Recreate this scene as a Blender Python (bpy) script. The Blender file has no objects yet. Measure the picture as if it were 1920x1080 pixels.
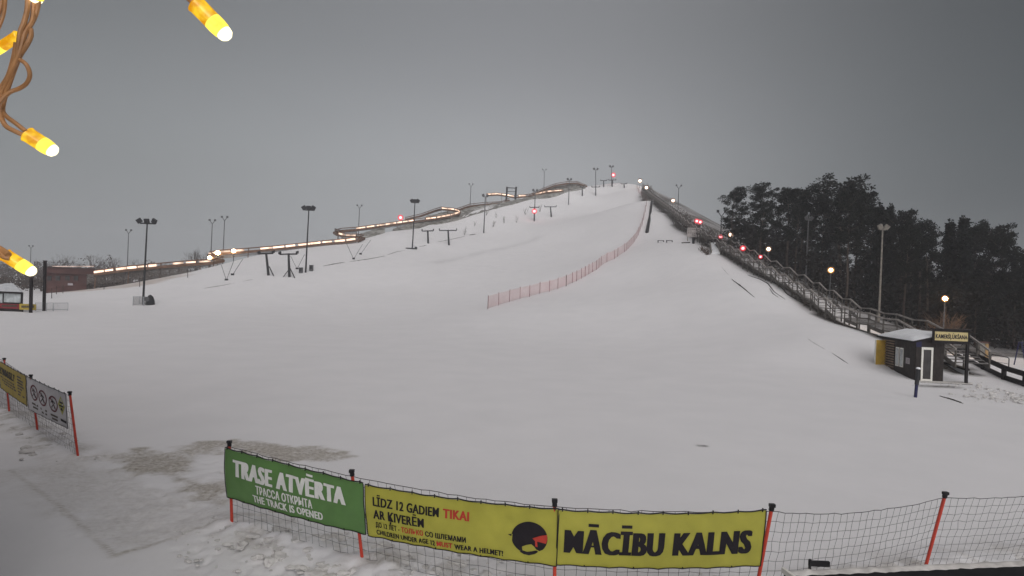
import bpy, bmesh, math, random
import numpy as np
from mathutils import Vector, Matrix, noise as mnoise

R = math.radians
scene = bpy.context.scene
col = scene.collection

# ------------------------------------------------------------------ camera
F = 1144.0                      # focal length in pixels of the 1920 px wide photograph
ROLL = R(2.3)
CAMZ = 5.2
CR, SR = math.cos(ROLL), math.sin(ROLL)
cam_data = bpy.data.cameras.new('camera')
cam_data.sensor_width = 36.0
cam_data.lens = 36.0 * F / 1920.0
cam_data.clip_start = 0.02
cam_data.clip_end = 4000
cam = bpy.data.objects.new('camera', cam_data)
col.objects.link(cam)
cam.matrix_world = Matrix(((CR, -SR, 0, 0), (0, 0, -1, 0), (SR, CR, 0, CAMZ), (0, 0, 0, 1)))
scene.camera = cam

# ------------------------------------------------------------------ world
world = bpy.data.worlds.new('World')
scene.world = world
world.use_nodes = True
wt = world.node_tree
wt.nodes.clear()
SUN_EL, SUN_ROT = 24.0, 165.0
def wn(t, **k):
    n = wt.nodes.new(t)
    for a, b in k.items(): setattr(n, a, b)
    return n
out = wn('ShaderNodeOutputWorld'); bg = wn('ShaderNodeBackground')
sky = wn('ShaderNodeTexSky', sky_type='NISHITA', sun_disc=False, sun_elevation=R(SUN_EL), sun_rotation=R(SUN_ROT), dust_density=4.0)
hs = wn('ShaderNodeHueSaturation'); hs.inputs['Saturation'].default_value = 0.10
tc = wn('ShaderNodeTexCoord'); sep = wn('ShaderNodeSeparateXYZ')
wt.links.new(tc.outputs['Generated'], sep.inputs[0])
def ramp(stops):
    r = wn('ShaderNodeValToRGB'); e = r.color_ramp.elements
    while len(e) < len(stops): e.new(0.5)
    for i, (p, c) in enumerate(stops):
        e[i].position = p
        e[i].color = (c if isinstance(c, tuple) else (c, c, c)) + (1,)
    r.color_ramp.interpolation = 'EASE' if False else 'B_SPLINE'
    return r
# thick cloud: brightest low over the floodlit hill, dim to either side, brighter again overhead
rz = ramp([(0.0, .80), (0.10, .80), (0.25, .70), (0.42, .56), (0.60, .92), (1.0, 1.18)])
wt.links.new(sep.outputs['Z'], rz.inputs[0])
mx = wn('ShaderNodeMath', operation='MULTIPLY_ADD'); mx.inputs[1].default_value = .5; mx.inputs[2].default_value = .5
wt.links.new(sep.outputs['X'], mx.inputs[0])
rx = ramp([(0.0, (.52, .55, .57)), (0.22, (.60, .625, .63)), (0.40, (.87, .88, .90)), (0.56, (.97, .97, .99)), (0.70, (.62, .64, .655)), (0.84, (.15, .19, .21)), (1.0, (.30, .33, .35))])
wt.links.new(mx.outputs[0], rx.inputs[0])
m1 = wn('ShaderNodeMix', data_type='RGBA', blend_type='MULTIPLY'); m1.inputs['Factor'].default_value = 1
wt.links.new(rz.outputs[0], m1.inputs['A']); wt.links.new(rx.outputs[0], m1.inputs['B'])
m2 = wn('ShaderNodeMix', data_type='RGBA', blend_type='MULTIPLY'); m2.inputs['Factor'].default_value = 1
zmax = wn('ShaderNodeMath', operation='MAXIMUM'); zmax.inputs[1].default_value = .16
cmb = wn('ShaderNodeCombineXYZ')
wt.links.new(sep.outputs['Z'], zmax.inputs[0]); wt.links.new(sep.outputs['X'], cmb.inputs['X']); wt.links.new(sep.outputs['Y'], cmb.inputs['Y'])
wt.links.new(zmax.outputs[0], cmb.inputs['Z']); wt.links.new(cmb.outputs[0], sky.inputs['Vector'])
wt.links.new(sky.outputs[0], hs.inputs['Color'])
wt.links.new(hs.outputs[0], m2.inputs['A']); wt.links.new(m1.outputs['Result'], m2.inputs['B'])
cn = wn('ShaderNodeTexNoise'); cn.inputs['Scale'].default_value = 2.6; cn.inputs['Detail'].default_value = 3
cm = wn('ShaderNodeMapping'); cm.inputs['Scale'].default_value = (1, 1, 3.2)
wt.links.new(tc.outputs['Generated'], cm.inputs['Vector']); wt.links.new(cm.outputs[0], cn.inputs['Vector'])
cr0 = ramp([(0.3, .965), (0.7, 1.0)]); wt.links.new(cn.outputs['Fac'], cr0.inputs[0])
m3 = wn('ShaderNodeMix', data_type='RGBA', blend_type='MULTIPLY'); m3.inputs['Factor'].default_value = 1
wt.links.new(m2.outputs['Result'], m3.inputs['A']); wt.links.new(cr0.outputs[0], m3.inputs['B'])
wt.links.new(m3.outputs['Result'], bg.inputs['Color'])
bg.inputs['Strength'].default_value = 0.10
wt.links.new(bg.outputs[0], out.inputs[0])

# ------------------------------------------------------------------ sun (overcast dawn: weak and very soft)
sd = bpy.data.lights.new('sun', 'SUN'); sd.energy = 0.62; sd.angle = R(60); sd.color = (1, .91, .875)
so = bpy.data.objects.new('sun', sd); col.objects.link(so)
so.rotation_euler = (R(90 - 62), 0, R(SUN_ROT + 180) * -1)

scene.view_settings.view_transform = 'Standard'
scene.view_settings.look = 'None'
scene.view_settings.gamma = 1
scene.view_settings.exposure = 0.30
scene.cycles.volume_bounces = 1
scene.cycles.max_bounces = 6
scene.cycles.diffuse_bounces = 3
scene.cycles.transparent_max_bounces = 16
scene.cycles.sample_clamp_indirect = 4
scene.cycles.use_denoising = True

# ------------------------------------------------------------------ photograph pixel -> place
def ray(px, py):
    u = (px - 960) / F; v = (540 - py) / F
    return (u * CR - v * SR, 1.0, u * SR + v * CR)
def at(px, py, d):
    a, _, b = ray(px, py)
    return Vector((a * d, d, CAMZ + b * d))
def onz(px, py, z):
    a, _, b = ray(px, py)
    return at(px, py, (z - CAMZ) / b)

# ------------------------------------------------------------------ materials
def new_mat(name):
    m = bpy.data.materials.new(name); m.use_nodes = True
    nt = m.node_tree; nt.nodes.clear()
    o = nt.nodes.new('ShaderNodeOutputMaterial')
    return m, nt, o
def mat(name, c, rough=.7, var=.25, scale=6.0, bump=0.0, metal=0.0, spec=.3):
    m, nt, o = new_mat(name)
    p = nt.nodes.new('ShaderNodeBsdfPrincipled')
    t = nt.nodes.new('ShaderNodeTexCoord'); n = nt.nodes.new('ShaderNodeTexNoise')
    n.inputs['Scale'].default_value = scale; n.inputs['Detail'].default_value = 4
    nt.links.new(t.outputs['Object'], n.inputs['Vector'])
    r = nt.nodes.new('ShaderNodeValToRGB')
    r.color_ramp.elements[0].position = .3; r.color_ramp.elements[1].position = .7
    r.color_ramp.elements[0].color = tuple(x * (1 - var) for x in c) + (1,)
    r.color_ramp.elements[1].color = tuple(min(1, x * (1 + var)) for x in c) + (1,)
    nt.links.new(n.outputs['Fac'], r.inputs[0])
    nt.links.new(r.outputs[0], p.inputs['Base Color'])
    p.inputs['Roughness'].default_value = rough; p.inputs['Metallic'].default_value = metal
    p.inputs['Specular IOR Level'].default_value = spec
    if bump:
        b = nt.nodes.new('ShaderNodeBump'); b.inputs['Strength'].default_value = bump; b.inputs['Distance'].default_value = .05
        nt.links.new(n.outputs['Fac'], b.inputs['Height']); nt.links.new(b.outputs[0], p.inputs['Normal'])
    nt.links.new(p.outputs[0], o.inputs[0])
    return m
def emit(name, c, s, var=0.0, scale=5):
    m, nt, o = new_mat(name)
    e = nt.nodes.new('ShaderNodeEmission'); e.inputs['Strength'].default_value = s
    e.inputs['Color'].default_value = c + (1,)
    if var:
        t = nt.nodes.new('ShaderNodeTexCoord'); n = nt.nodes.new('ShaderNodeTexNoise'); n.inputs['Scale'].default_value = scale
        nt.links.new(t.outputs['Object'], n.inputs['Vector'])
        mr = nt.nodes.new('ShaderNodeMapRange'); mr.inputs[1].default_value = .35; mr.inputs[2].default_value = .65
        mr.inputs[3].default_value = s * (1 - var); mr.inputs[4].default_value = s * (1 + var)
        nt.links.new(n.outputs['Fac'], mr.inputs[0]); nt.links.new(mr.outputs[0], e.inputs['Strength'])
    nt.links.new(e.outputs[0], o.inputs[0])
    return m
M = {}
M['dark_metal'] = mat('dark_metal', (.026, .026, .029), .6)
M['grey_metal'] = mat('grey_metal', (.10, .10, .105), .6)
M['pale_metal'] = mat('pale_metal', (.32, .33, .35), .5)
M['old_wood'] = mat('old_wood', (.20, .185, .165), .85, .3, 3)
M['stair_wood'] = mat('stair_wood', (.105, .095, .085), .85, .35, 3)
M['tread'] = mat('tread', (.17, .16, .155), .9, .6, 1.2)
M['rail_wood'] = mat('rail_wood', (.30, .275, .255), .8, .25, 3)
M['black_wood'] = mat('black_wood', (.012, .009, .010), .75, .4, 4)
M['cabin_wall'] = mat('cabin_wall', (.026, .020, .018), .7, .35, 5)
M['cabin_slat'] = mat('cabin_slat', (.24, .18, .135), .8, .3, 5)
M['yellow_panel'] = mat('yellow_panel', (.58, .37, .055), .6, .15, 3)
M['white_frame'] = mat('white_frame', (.78, .76, .70), .5, .08)
M['white_paper'] = mat('white_paper', (.42, .38, .40), .6, .08)
M['glass_dark'] = mat('glass_dark', (.045, .042, .042), .12, .5, 1.2, spec=.5)
M['glass_pale'] = mat('glass_pale', (.42, .45, .46), .15, .4, 1.5, spec=.5)
M['snow_plain'] = mat('snow_plain', (.80, .81, .83), .9, .05, 2, .3)
M['board_grey'] = mat('board_grey', (.46, .42, .41), .8, .2, 2)
M['earth'] = mat('earth', (.05, .042, .036), .95, .5, 2)
M['roof_snow'] = mat('roof_snow', (.50, .51, .53), .9, .12, 2, .3)
M['snow_dirty'] = mat('snow_dirty', (.60, .575, .55), .95, .22, 7, .6)
M['snow_lump'] = mat('snow_lump', (.62, .60, .585), .95, .14, 3, .6)
M['post_red'] = mat('post_red', (.58, .060, .035), .45, .12, 8)
M['black_plastic'] = mat('black_plastic', (.012, .011, .013), .5)
M['net_cord'] = mat('net_cord', (.075, .07, .072), .8)
M['net_pale'] = mat('net_pale', (.20, .17, .18), .8)
M['green_banner'] = mat('green_banner', (.12, .25, .075), .5, .09, 3)
M['yellow_banner'] = mat('yellow_banner', (.41, .385, .06), .5, .09, 3)
M['tan_banner'] = mat('tan_banner', (.42, .31, .05), .6, .08, 3)
M['white_banner'] = mat('white_banner', (.62, .60, .62), .6, .05, 2)
M['red_banner'] = mat('red_banner', (.20, .025, .035), .6, .12, 3)
M['ink'] = mat('ink', (.012, .009, .013), .6, .1)
M['ink_red'] = mat('ink_red', (.46, .045, .03), .6, .1)
M['ink_white'] = mat('ink_white', (.82, .82, .79), .6, .05)
M['ink_soft'] = mat('ink_soft', (.08, .065, .05), .6, .2)
M['ink_maroon'] = mat('ink_maroon', (.12, .015, .025), .6, .2)
M['sign_cream'] = mat('sign_cream', (.55, .45, .22), .6, .1)
M['red_building'] = mat('red_building', (.085, .040, .036), .8, .25, .6)
M['roof_dark'] = mat('roof_dark', (.06, .04, .04), .8, .3, 1)
M['bark'] = mat('bark', (.055, .045, .04), .9, .4, 2)
M['pine_bark'] = mat('pine_bark', (.06, .045, .037), .9, .4, 1.5)
M['needles'] = mat('needles', (.009, .0105, .0085), .8, .45, .9, spec=.1)
M['spruce_needles'] = mat('spruce_needles', (.007, .009, .008), .8, .45, 1.1, spec=.1)
M['twig'] = mat('twig', (.075, .058, .05), .9, .3, 2)
M['twig_brown'] = mat('twig_brown', (.095, .066, .05), .9, .3, 2)
M['brush'] = mat('brush', (.085, .06, .045), .95, .4, 1.5)
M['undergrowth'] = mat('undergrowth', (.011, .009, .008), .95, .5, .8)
M['track_wood'] = mat('track_wood', (.15, .088, .06), .85, .3, 2)
M['track_grey'] = mat('track_grey', (.17, .165, .155), .85, .3, 1)
M['blue_post'] = mat('blue_post', (.016, .016, .07), .5, .15)
M['orange_board'] = mat('orange_board', (.35, .22, .10), .7, .2)
M['cable_brown'] = mat('cable_brown', (.40, .20, .085), .45, .3, 60, spec=.4)
M['roof_felt'] = mat('roof_felt', (.012, .011, .013), .8, .3, 5)
M['lamp_white'] = emit('lamp_white', (1, .82, .66), 16)
M['lamp_orange'] = emit('lamp_orange', (1, .60, .26), 420)
M['lamp_warm'] = emit('lamp_warm', (1, .74, .42), 20)
M['lamp_red'] = emit('lamp_red', (1, .34, .36), 7)
M['lamp_red_ring'] = emit('lamp_red_ring', (1, .05, .06), .75)
M['strip'] = emit('strip', (1, .70, .52), 1.3, .7, .4)
M['strip_dots'] = emit('strip_dots', (1, .75, .65), .45, .5, .6)
M['amber_glow'] = emit('amber_glow', (1, .78, .10), 1.15, .12, 300)  # brighter copy of the socket, glow near the tip put in
def shell(name, c, st, a):      # emissive shell round a bright core, painting the lamp's halo
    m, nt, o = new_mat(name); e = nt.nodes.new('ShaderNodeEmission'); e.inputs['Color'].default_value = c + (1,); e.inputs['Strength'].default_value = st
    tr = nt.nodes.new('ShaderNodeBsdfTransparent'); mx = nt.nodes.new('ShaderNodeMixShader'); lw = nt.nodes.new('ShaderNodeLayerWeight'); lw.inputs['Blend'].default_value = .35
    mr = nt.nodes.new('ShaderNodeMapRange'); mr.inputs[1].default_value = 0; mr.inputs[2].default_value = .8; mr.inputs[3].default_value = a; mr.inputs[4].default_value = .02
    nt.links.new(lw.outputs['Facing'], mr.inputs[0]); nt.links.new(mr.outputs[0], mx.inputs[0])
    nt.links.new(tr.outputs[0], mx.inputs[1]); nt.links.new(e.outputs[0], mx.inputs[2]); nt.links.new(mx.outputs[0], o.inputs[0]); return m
M['halo_white'] = shell('halo_white', (1, .55, .32), .9, .5)
M['halo_orange'] = shell('halo_orange', (1, .42, .10), .9, .5)
M['halo_red'] = shell('halo_red', (1, .05, .07), 1.1, .6)
M['tip'] = emit('tip', (1, .91, .56), 1.7)
m, nt, o = new_mat('amber_socket')          # amber plastic with the light of its lamp painted in as emission
t_ = nt.nodes.new('ShaderNodeTexCoord'); n_ = nt.nodes.new('ShaderNodeTexNoise'); n_.inputs['Scale'].default_value = 190
nt.links.new(t_.outputs['Object'], n_.inputs['Vector'])
r_ = nt.nodes.new('ShaderNodeValToRGB'); r_.color_ramp.elements[0].position = .38; r_.color_ramp.elements[1].position = .66
r_.color_ramp.elements[0].color = (.72, .30, .008, 1); r_.color_ramp.elements[1].color = (1.0, .62, .03, 1)
nt.links.new(n_.outputs['Fac'], r_.inputs[0])
e_ = nt.nodes.new('ShaderNodeEmission'); e_.inputs['Strength'].default_value = .85
nt.links.new(r_.outputs[0], e_.inputs['Color'])
d_ = nt.nodes.new('ShaderNodeBsdfGlossy'); d_.inputs['Roughness'].default_value = .25; d_.inputs['Color'].default_value = (.12, .1, .06, 1)
a_ = nt.nodes.new('ShaderNodeAddShader'); nt.links.new(e_.outputs[0], a_.inputs[0]); nt.links.new(d_.outputs[0], a_.inputs[1])
nt.links.new(a_.outputs[0], o.inputs[0]); M['amber_socket'] = m
def net_mat(name, c, alpha):                # a net too fine to model strand by strand at its distance
    m, nt, o = new_mat(name)
    d = nt.nodes.new('ShaderNodeBsdfDiffuse'); d.inputs['Color'].default_value = c + (1,)
    tr = nt.nodes.new('ShaderNodeBsdfTransparent'); mx = nt.nodes.new('ShaderNodeMixShader')
    t = nt.nodes.new('ShaderNodeTexCoord'); n = nt.nodes.new('ShaderNodeTexNoise'); n.inputs['Scale'].default_value = .7
    mr = nt.nodes.new('ShaderNodeMapRange'); mr.inputs[3].default_value = alpha * .7; mr.inputs[4].default_value = alpha * 1.3
    nt.links.new(t.outputs['Object'], n.inputs['Vector']); nt.links.new(n.outputs['Fac'], mr.inputs[0])
    nt.links.new(mr.outputs[0], mx.inputs[0])
    nt.links.new(tr.outputs[0], mx.inputs[1]); nt.links.new(d.outputs[0], mx.inputs[2]); nt.links.new(mx.outputs[0], o.inputs[0])
    return m
M['pink_net'] = net_mat('pink_net', (.72, .40, .40), .32)
M['dark_net'] = net_mat('dark_net', (.12, .105, .095), .62)
M['grey_net'] = net_mat('grey_net', (.25, .25, .25), .35)

# ------------------------------------------------------------------ mesh helpers
class MB:
    def __init__(s): s.v = []; s.f = []
    def add(s, vs, fs):
        k = len(s.v); s.v += [tuple(p) for p in vs]; s.f += [tuple(i + k for i in f) for f in fs]; return s
    def box(s, c, d, ax=None, ay=None, az=None):
        c = Vector(c); ax = Vector(ax or (1, 0, 0)); ay = Vector(ay or (0, 1, 0)); az = Vector(az or (0, 0, 1))
        vs = [c + ax * d[0] / 2 * i + ay * d[1] / 2 * j + az * d[2] / 2 * k for k in (-1, 1) for j in (-1, 1) for i in (-1, 1)]
        return s.add(vs, [(0, 2, 3, 1), (4, 5, 7, 6), (0, 1, 5, 4), (2, 6, 7, 3), (0, 4, 6, 2), (1, 3, 7, 5)])
    def bar(s, a, b, w, h=None, up=(0, 0, 1)):
        a = Vector(a); b = Vector(b); d = b - a; L = d.length
        if L < 1e-6: return s
        ax = d / L; up = Vector(up)
        if abs(ax.dot(up)) > .98: up = Vector((0, 1, 0))
        ay = up.cross(ax).normalized(); az = ax.cross(ay)
        return s.box((a + b) / 2, (L, w, h or w), ax, ay, az)
    def tube(s, pts, r, n=8, cap=True):
        pts = [Vector(p) for p in pts]
        rs = r if isinstance(r, (list, tuple)) else [r] * len(pts)
        k = len(s.v); prev = None
        for i, p in enumerate(pts):
            d = (pts[min(i + 1, len(pts) - 1)] - pts[max(i - 1, 0)]).normalized()
            if prev is None:
                q = Vector((0, 0, 1)) if abs(d.z) < .9 else Vector((1, 0, 0))
                prev = q.cross(d).normalized()
            prev = (prev - d * prev.dot(d)).normalized(); b = d.cross(prev)
            for j in range(n):
                a = 2 * math.pi * j / n
                s.v.append(tuple(p + (prev * math.cos(a) + b * math.sin(a)) * rs[i]))
        for i in range(len(pts) - 1):
            for j in range(n):
                a = k + i * n + j; b2 = k + i * n + (j + 1) % n
                s.f.append((a, b2, b2 + n, a + n))
        if cap:
            s.f.append(tuple(k + j for j in range(n))[::-1]); s.f.append(tuple(k + (len(pts) - 1) * n + j for j in range(n)))
        return s
    def ball(s, c, r, nu=12, nv=8, sc=(1, 1, 1)):
        c = Vector(c); k = len(s.v)
        for i in range(nv + 1):
            th = math.pi * i / nv
            for j in range(nu):
                ph = 2 * math.pi * j / nu
                s.v.append((c.x + r * sc[0] * math.sin(th) * math.cos(ph), c.y + r * sc[1] * math.sin(th) * math.sin(ph), c.z + r * sc[2] * math.cos(th)))
        for i in range(nv):
            for j in range(nu):
                a = k + i * nu + j; b = k + i * nu + (j + 1) % nu
                s.f.append((a, a + nu, b + nu, b))
        return s
    def prism(s, poly, n, t):                # a 3D polygon extruded by t along n
        n = Vector(n).normalized() * t; k = len(poly)
        vs = [Vector(p) for p in poly] + [Vector(p) + n for p in poly]
        return s.add(vs, [tuple(range(k))[::-1], tuple(range(k, 2 * k))] + [(i, (i + 1) % k, (i + 1) % k + k, i + k) for i in range(k)])
    def build(s, name, m, parent=None, smooth=False):
        o_ = Vector((0, 0, 0))
        if parent is not None: o_ = Vector(parent.get('_o', (0, 0, 0)))
        me = bpy.data.meshes.new(name)
        me.from_pydata([(v[0] - o_.x, v[1] - o_.y, v[2] - o_.z) for v in s.v], [], s.f)
        if smooth: me.polygons.foreach_set('use_smooth', [True] * len(me.polygons))
        me.materials.append(M[m] if isinstance(m, str) else m)
        o = bpy.data.objects.new(name, me); col.objects.link(o)
        if parent is not None:
            o.parent = parent; o['_o'] = tuple(o_)
        return o
def tag(o, label, cat, group=None, kind=None):
    if label: o['label'] = label
    if cat: o['category'] = cat
    if group: o['group'] = group
    if kind: o['kind'] = kind
    return o
def thing(name, label, cat, loc=(0, 0, 0), group=None):
    o = bpy.data.objects.new(name, None); col.objects.link(o)
    o.location = loc; o['_o'] = tuple(loc); o.empty_display_size = .3
    return tag(o, label, cat, group)
def dup(root, loc, rz=0, sc=1, label=None, group=None):
    r = root.copy(); col.objects.link(r); r.location = loc; r.rotation_euler = (0, 0, rz)
    r.scale = sc if isinstance(sc, (tuple, list)) else (sc, sc, sc)
    if label: r['label'] = label
    if group: r['group'] = group
    for ch in root.children:
        c = ch.copy(); col.objects.link(c); c.parent = r
        for g in ch.children:
            d = g.copy(); col.objects.link(d); d.parent = c
    return r

# ------------------------------------------------------------------ terrain
ctrl = []
def C(px, py, d): ctrl.append(tuple(at(px, py, d)))
def W(x, y, z): ctrl.append((x, y, z))
POLES = [(268, 570, 90, 415), (573, 512, 115, 390), (773, 466, 155, 376), (907, 437, 190, 365), (1002, 415, 215, 355), (1067, 383, 245, 335), (1117, 368, 262, 315)]
for p in POLES: C(*p[:3])
CREST = [(130, 551, 115), (250, 531, 115), (350, 511, 120), (455, 484, 135), (580, 463, 148), (680, 450, 160), (735, 430, 170)]
RIDGE = [(790, 418, 190), (862, 402, 210), (930, 383, 226), (992, 369, 243), (1055, 356, 260), (1100, 349, 270), (1180, 345, 282), (1198, 347, 275)]
EDGE = [(790, 432, 180), (862, 412, 200), (930, 390, 218), (992, 374, 236), (1055, 360, 254), (1095, 351, 267)]
for p in CREST + RIDGE + EDGE: C(*p)
for p in CREST + RIDGE:
    q = at(*p)
    if p[0] < 1150:
        W(q.x - 13, q.y + 15, max(0, q.z - 5)); W(q.x - 30, q.y + 32, max(0, q.z - 16)); W(q.x - 60, q.y + 55, max(0, q.z - 38))
STAIR = [(1835, 690, 43), (1716, 630, 50), (1585, 595, 62), (1500, 543, 76), (1400, 487, 95), (1340, 454, 115), (1300, 427, 135), (1260, 395, 165), (1225, 369, 210), (1207, 353, 250)]
SP = [at(*p) for p in STAIR]
for i, q in enumerate(SP):
    if i == 0: continue
    W(q.x, q.y, q.z - .9); W(q.x + 9, q.y, max(0.4, q.z - 3.5)); W(q.x + 22, q.y, max(.2, q.z - 9)); W(q.x + 45, q.y, max(0, q.z - 20)); W(q.x + 80, q.y, max(0, q.z - 36))
for p in [(915, 580, 80), (1063, 537, 104), (1180, 465, 138), (1215, 378, 200), (1250, 456, 128), (1345, 475, 104), (1420, 530, 78), (1500, 592, 60), (1600, 640, 50), (1654, 624, 52),
          (1640, 682, 46), (1500, 700, 42), (1400, 640, 59), (1200, 600, 74), (1060, 600, 74), (800, 600, 80), (500, 600, 75), (1150, 400, 225), (1050, 460, 165), (960, 500, 135), (700, 540, 112), (1300, 560, 78), (1200, 530, 98)]: C(*p)
for x in (-130, -100, -75, -50, -30, -10, 10, 25, 40, 60, 90, 130):
    for y in (-60, -20, 10, 30): W(x, y, 0)
for x in (-130, -100, -75, -50, -30, -10, 10): W(x, 48, 0)
for x in (-130, -95, -70, -45): W(x, 66, 0)
for x, y in [(-130, 90), (-100, 90), (-150, 130), (-120, 120), (-180, 180), (-130, 200), (-160, 300), (-60, 400), (60, 420), (150, 380), (170, 300), (180, 200), (150, 120), (110, 70), (60, 48), (90, 90), (-250, 250), (0, 460), (250, 250), (80, 55), (120, 140)]: W(x, y, 0)
W(36.5, 43, .05); W(38, 50, .2); W(40, 57, .5); W(33, 41, .1); W(36.3, 47, .25); W(50, 320, 42); W(50, 350, 26); W(20, 320, 40); W(80, 300, 38); W(0, 340, 24)
CT = np.array(ctrl)
RC = 9.0
def _phi(dx, dy): return np.sqrt(dx * dx + dy * dy + RC * RC)
_A = _phi(CT[:, 0][:, None] - CT[:, 0][None], CT[:, 1][:, None] - CT[:, 1][None]) - np.eye(len(CT)) * 1.2
_P = np.ones((len(CT), 1))
_K = np.block([[_A, _P], [_P.T, np.zeros((1, 1))]])
_w = np.linalg.solve(_K, np.concatenate([CT[:, 2], [0]]))
def sstep(a, b, x):
    t = np.clip((x - a) / (b - a), 0, 1); return t * t * (3 - 2 * t)
def Hn(x, y):
    x = np.asarray(x, float).ravel(); y = np.asarray(y, float).ravel(); r = np.empty_like(x)
    for i in range(0, len(x), 20000):
        xx = x[i:i + 20000]; yy = y[i:i + 20000]
        r[i:i + 20000] = _phi(xx[:, None] - CT[:, 0][None], yy[:, None] - CT[:, 1][None]) @ _w[:-1] + _w[-1]
    d = np.hypot((x - 20) / 1.0, y - 220)
    r = r * (1 - sstep(210, 330, d)) * sstep(26, 52, y)
    return np.maximum(r, 0)
def H(x, y): return float(Hn([x], [y])[0])
_T = np.concatenate([np.arange(4, 60, .25), np.arange(60, 330, .5)])
def ground(px, py, sink=0.0):
    a, _, b = ray(px, py)
    h = Hn(a * _T, _T); z = CAMZ + b * _T
    k = np.nonzero(z <= h)[0]
    if len(k) == 0:
        i = int(np.argmin(z - h))
    else: i = int(k[0])
    d = _T[i]
    if 0 < i and len(k):
        f0 = (z - h)[i - 1]; f1 = (z - h)[i]; d = _T[i - 1] + (_T[i] - _T[i - 1]) * f0 / (f0 - f1 + 1e-9)
    x, y = a * d, d
    return Vector((x, y, H(x, y) - sink))

# main net posts (base pixel, top pixel)
MAIN = [((435, 985), (430, 832)), ((680, 1055), (660, 887)), ((1040, 1136), (1040, 943)), ((1412, 1138), (1447, 952)), ((1733, 1071), (1772, 928)), ((2010, 1040), (2075, 905))]
LEFT = [((147, 862), (131, 738)), ((71, 812), (58, 706)), ((18, 778), (8, 674)), ((-60, 735), (-75, 632))]
mb_ = [onz(*p[0], 0) for p in MAIN]; mt_ = [onz(*p[1], 1.75) for p in MAIN]
lb_ = [onz(*p[0], 0) for p in LEFT]; lt_ = [onz(*p[1], 1.75) for p in LEFT]
for ls in (mb_, lb_):
    pass

def axis(dense0, dense1, step, lo, hi, g, cap):
    a = list(np.arange(dense0, dense1 + 1e-6, step))
    s = step; x = a[-1]
    while x < hi:
        s = min(s * g, cap if x < 360 else 30); x += s; a.append(min(x, hi))
    s = step; x = a[0]; b = []
    while x > lo:
        s = min(s * g, cap if x > -260 else 30); x -= s; b.append(max(x, lo))
    return np.array(b[::-1] + a)
gx = axis(-13.5, 8.5, .075, -900, 900, 1.045, 2.2)
gy = axis(8.8, 18.0, .075, -90, 1000, 1.035, 2.2)
GX, GY = np.meshgrid(gx, gy)
Z = Hn(GX, GY)
x = GX.ravel(); y = GY.ravel()
def seg_dist(x, y, a, b):
    ax, ay, bx, by = a[0], a[1], b[0], b[1]
    dx, dy = bx - ax, by - ay; L = dx * dx + dy * dy
    t = np.clip(((x - ax) * dx + (y - ay) * dy) / L, 0, 1)
    return np.hypot(x - ax - t * dx, y - ay - t * dy)
def poly_dist(x, y, pts):
    d = np.full(len(x), 1e9)
    for a, b in zip(pts[:-1], pts[1:]): d = np.minimum(d, seg_dist(x, y, a, b))
    return d
def in_poly(x, y, pts):
    c = np.zeros(len(x), bool); n = len(pts)
    for i in range(n):
        x1, y1 = pts[i][0], pts[i][1]; x2, y2 = pts[(i + 1) % n][0], pts[(i + 1) % n][1]
        k = ((y1 > y) != (y2 > y)); xi = (x2 - x1) * (y - y1) / (y2 - y1 + 1e-12) + x1
        c ^= k & (x < xi)
    return c
# value noise for the ground
_rs = np.random.RandomState(5); _tab = _rs.rand(256, 256)
def vnoise(x, y, s):
    u = x / s; v = y / s; i = np.floor(u).astype(int); j = np.floor(v).astype(int); fu = u - i; fv = v - j
    fu = fu * fu * (3 - 2 * fu); fv = fv * fv * (3 - 2 * fv)
    T = lambda a, b: _tab[a % 256, b % 256]
    return (T(i, j) * (1 - fu) + T(i + 1, j) * fu) * (1 - fv) + (T(i, j + 1) * (1 - fu) + T(i + 1, j + 1) * fu) * fv
def fbm(x, y, s): return (vnoise(x, y, s) * .5 + vnoise(x + 31, y + 17, s / 2.1) * .28 + vnoise(x + 7, y + 71, s / 4.3) * .15 + vnoise(x + 3, y + 9, s / 9) * .07)
z = Z.ravel().copy()
near = (y < 24) & (y > 4) & (np.abs(x) < 22)
dm = poly_dist(x, y, mb_); dl = poly_dist(x, y, lb_)
rough = np.exp(-(dm / .75) ** 2) * near + np.exp(-(dl / .65) ** 2) * near
lump = np.abs(fbm(x, y, .55) - .5) * 2
z += rough * (.05 + .20 * (fbm(x, y, .5) - .35) + .10 * lump)
z += near * .03 * (fbm(x, y, 1.4) - .5)
# trodden foot marks before the net
rnd = random.Random(3)
for k in range(230):
    p = onz(rnd.uniform(330, 1000), rnd.uniform(990, 1110), 0)
    if seg_dist(np.array([p.x]), np.array([p.y]), mb_[0], mb_[1])[0] < .2: continue
    rr = rnd.uniform(.05, .11); dd = (x - p.x) ** 2 + ((y - p.y) * .8) ** 2
    s_ = dd < (3 * rr) ** 2
    z[s_] -= rnd.uniform(.03, .08) * np.exp(-dd[s_] / rr ** 2)
# shallow long swells and machine grooming on the slope
far = sstep(30, 70, y)
z += far * .35 * (fbm(x, y, 14) - .5) * (z > .05)
# trodden path beside the nets
pp = [onz(*q, 0) for q in [(20, 885), (110, 862), (330, 838), (440, 828), (600, 850), (430, 905), (430, 985), (250, 1042), (130, 960)]]
pm = in_poly(x, y, pp) * sstep(0, .5, poly_dist(x, y, pp + [pp[0]]))
z += pm * (.07 * (fbm(x, y, .45) - .5) + .05 * (fbm(x + 5, y, .2) - .5)) - pm * .03
for k in range(150):
    p = onz(rnd.uniform(120, 520), rnd.uniform(845, 1010), 0); rr = rnd.uniform(.06, .13); dd = (x - p.x) ** 2 + ((y - p.y) * .7) ** 2; s_ = dd < (3 * rr) ** 2
    z[s_] -= rnd.uniform(.015, .05) * np.exp(-dd[s_] / rr ** 2)
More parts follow.
